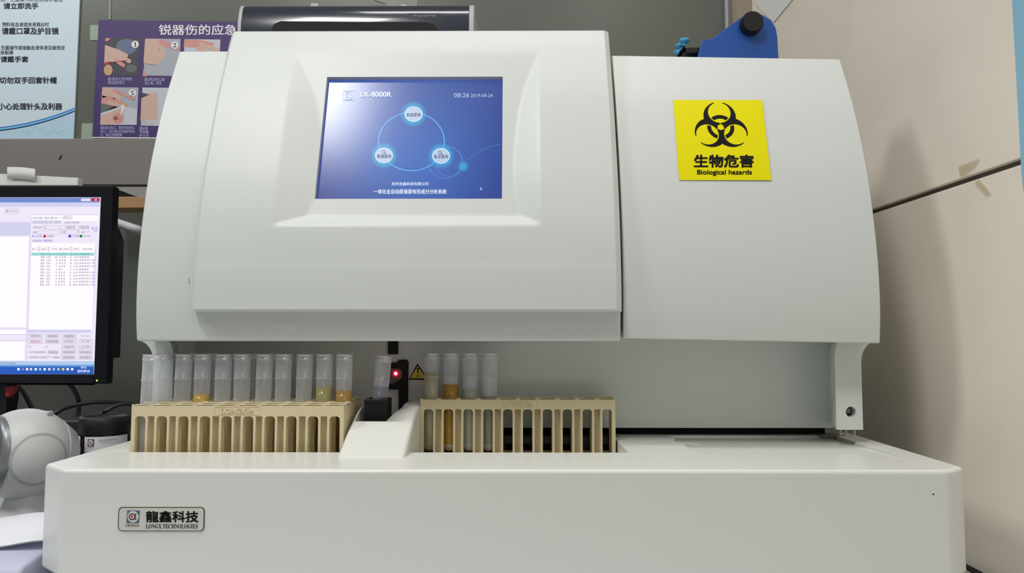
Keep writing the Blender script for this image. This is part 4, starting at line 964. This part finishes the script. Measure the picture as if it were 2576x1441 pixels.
b = MB(); b.prism([at(x, y, Y=1.06) for x, y in ((12, 972), (36, 970), (30, 985), (17, 1000), (12, 995))], (0, 0.012, 0)); tag(b.build('plug', mat('red_plastic', (150, 34, 34), 0.45), bevel=0.001), 'red plug hanging under the monitor', 'plug')
p0, p1 = at(145, 1055, Y=0.96), at(215, 1090, Y=0.96)
b = MB(); b.box(p0.x, p1.x, 0.95, 1.02, 0.0, p0.z); tag(b.build('power_adapter', mat('black_adapter', (26, 26, 26), 0.45), bevel=0.003), 'black box standing between the scanner and the black jar', 'adapter')

# ------------------------------------------------------------------ black jar
JY = 0.87; jc = at(264.5, 1090, Y=JY); jr = 57.5 * JY / F
JA = thing('jar', 'black screw top reagent jar with white label behind the analyzer base', 'jar', (jc.x, JY, 0))
zl1 = at(264, 1046, Y=JY).z; zl0_ = at(264, 1082, Y=JY).z; zs = at(264, 1092, Y=JY).z
b = MB(); b.lathe([(0.001, 0.0), (jr * 0.97, 0.0), (jr, 0.004), (jr, zs - 0.004), (jr * 0.93, zs), (jr * 0.93, zl0_)], (jc.x, JY, 0), n=40, cap=False); b.build('jar_body', mat('gloss_black', (12, 12, 16), 0.12), JA)
b = MB(); b.lathe([(jr * 0.98, zl0_ - 0.002), (jr * 1.0, zl0_), (jr * 1.0, zl0_ + 0.003), (jr * 1.02, zl0_ + 0.004), (jr * 1.02, zl1 - 0.001), (jr * 0.98, zl1), (jr * 0.8, zl1), (jr * 0.78, zl1 - 0.001), (0.0005, zl1 - 0.001)], (jc.x, JY, 0), n=48, cap=False); b.build('lid', mat('black_lid', (24, 23, 27), 0.45), JA)
def jf(dr): return lambda th, z: Vector((jc.x + (jr + dr) * math.sin(th), JY - (jr + dr) * math.cos(th), z))
zlb = at(264, 1099, Y=JY - jr).z
b = MB()
for a0, a1 in ((-1.45, -0.62), (-0.33, 1.5)):
    b.add([jf(0.0004)(a0 + (a1 - a0) * k / 14, z) for k in range(15) for z in (0.012, zlb)], [(2 * k, 2 * k + 2, 2 * k + 3, 2 * k + 1) for k in range(14)], 0, True)
g = jf(0.0008); jfm = lambda u, v: g(u, zlb - v); g2_ = jf(0.0012); jfn = lambda u, v: g2_(u, zlb - v)
b.frect(jfm, -0.16, 0.0025, 0.10, 0.010, 1); b.fell(jfn, -0.03, 0.0062, 0.105, 0.0032, 0); b.text(jf_ := (lambda u, v: jf(0.0016)(u, zlb - v)), 'CX', -0.10, 0.0047, 0.04, 0.0077, 2, 0.02)
b.text(jfm, 'LONGXIN', -0.16, 0.0106, 0.10, 0.0118, 1); [b.frect(jfm, 0.30 + 0.085 * k, 0.0034, 0.335 + 0.085 * k, 0.0043, 1) for k in range(8)]; [b.frect(jfm, 0.30 + 0.05 * k, 0.0062, 0.33 + 0.05 * k, 0.0066, 1) for k in range(9)]
b.frect(jfm, -1.30, 0.010, -1.06, 0.0165, 3); b.frect(jfm, -0.98, 0.0196, -0.8, 0.0203, 1); b.frect(jfm, -1.33, 0.0038, -1.06, 0.0046, 2); b.frect(jfm, -1.3, 0.021, -1.06, 0.026, 4)
b.build('paper_label', [mat('label_white', (222, 222, 224), 0.5), mat('label_grey_print', (70, 66, 68), 0.5), mat('label_red_print', (190, 50, 60), 0.5), mat('label_pink', (208, 128, 142), 0.5), mat('label_brown', (110, 60, 60), 0.5)], JA)

# ------------------------------------------------------------------ barcode scanner
SY = 0.80; hc = at(62, 1140, Y=SY); hr = 0.0475
SN = thing('barcode_scanner', 'white round headed barcode scanner on a stand left of the analyzer base', 'scanner', (hc.x, SY, 0))
ax = Vector((-0.62, -0.78, 0.08)).normalized()
M_SW = mat('scanner_white', (206, 207, 206), 0.4, noise=0.03, nscale=60)
b = MB(); b.lathe([(0.036, 0.031), (0.0395, 0.0275)] + [(hr * math.sin(t), hr * math.cos(t)) for t in [1.02 + (2.25 - 1.02) * k / 12 for k in range(13)]] + [(0.0365, -0.0305), (0.0355, -0.031)], hc, ax, n=48, cap=False)
hd = b.build('head', M_SW, SN)
b = MB(); b.lathe([(0.0, -0.052), (0.012, -0.051), (0.024, -0.0455), (0.034, -0.0335), (0.0362, -0.0312), (0.030, -0.031)], hc, ax, n=40, cap=False); b.build('rear_cap', M_SW, SN)
b = MB(); b.lathe([(0.0405, 0.0262), (0.0395, 0.032), (0.034, 0.0335), (0.0325, 0.030)], hc, ax, n=48, cap=False); b.build('window_ring', mat('grey_ring', (134, 138, 140), 0.35, metal=0.4), SN)
b = MB(); b.lathe([(0.0001, 0.0305), (0.034, 0.0305)], hc, ax, n=48, cap=False); b.build('scan_window', mat('dark_red_window', (58, 14, 20), 0.12), SN)
sd = Vector((0.78, -0.62, -0.05)).normalized()
b = MB(); b.lathe([(0.0001, hr - 0.0068), (0.0268, hr - 0.0068), (0.0272, hr - 0.0074), (0.0272, hr - 0.02)], hc, sd, n=44, cap=False); b.build('side_disc', mat('scanner_grey', (176, 178, 178), 0.5), SN)
b = MB(); e = at(117, 1036, Y=SY); b.box(e.x - 0.006, e.x + 0.004, SY - 0.004, SY + 0.006, e.z - 0.004, e.z + 0.0005); b.build('button', M_SW, SN, bevel=0.001)
b = MB(); nz = hc.z - hr
b.lathe([(0.058, 0.0), (0.058, 0.006), (0.050, 0.014), (0.034, 0.026), (0.024, 0.040), (0.020, 0.052), (0.019, nz + 0.016)], (hc.x + 0.004, SY, 0), n=44)
b.build('stand', M_SW, SN)

# ------------------------------------------------------------------ papers at the lower left
def sheet(name, fn, nu, nv, m, label, th=0.0008):
    b_ = MB(); b_.grid(fn, nu, nv); n_ = len(b_.v); b_.v += [p_ - Vector((0, 0, th)) for p_ in b_.v]
    fl_ = list(b_.f); b_.f += [tuple(i + n_ for i in f_)[::-1] for f_ in fl_]; b_.m += [0] * len(fl_); b_.sm += [True] * len(fl_)
    return tag(b_.build(name, m), label, 'paper')
M_PAP = mat('white_paper', (236, 238, 244), 0.6); M_LAV = mat('lavender_paper', (200, 204, 226), 0.6); M_BLU = mat('blue_folder', (150, 174, 214), 0.5)
xe = -0.398
b = MB(); b.box(-0.62, xe - 0.012, 0.56, 0.66, 0.0, 0.004); tag(b.build('folder', M_BLU, bevel=0.001), 'light blue folder lying under the papers at lower left', 'folder')
b = MB(); b.prism([(-0.62, 0.585, 0.0045), (-0.62, 0.69, 0.0045), (-0.62, 0.69, 0.040), (-0.62, 0.652, 0.047), (-0.62, 0.605, 0.040)], (0.62 + xe, 0, 0)); tag(fixn(b.build('paper_pad', M_LAV, bevel=0.004)), 'thick lavender paper pad left of the analyzer base', 'paper')
sheet('paper_sheet', lambda u, v: Vector((-0.62 + (xe + 0.62) * u, 0.632 + 0.072 * v, 0.0505 + 0.012 * math.sin(v * 2.4) * (1 - 0.35 * u) + 0.003 * math.sin(u * 14 + v * 3))), 24, 12, M_PAP, 'curled white sheet on top of the lavender pad at lower left')
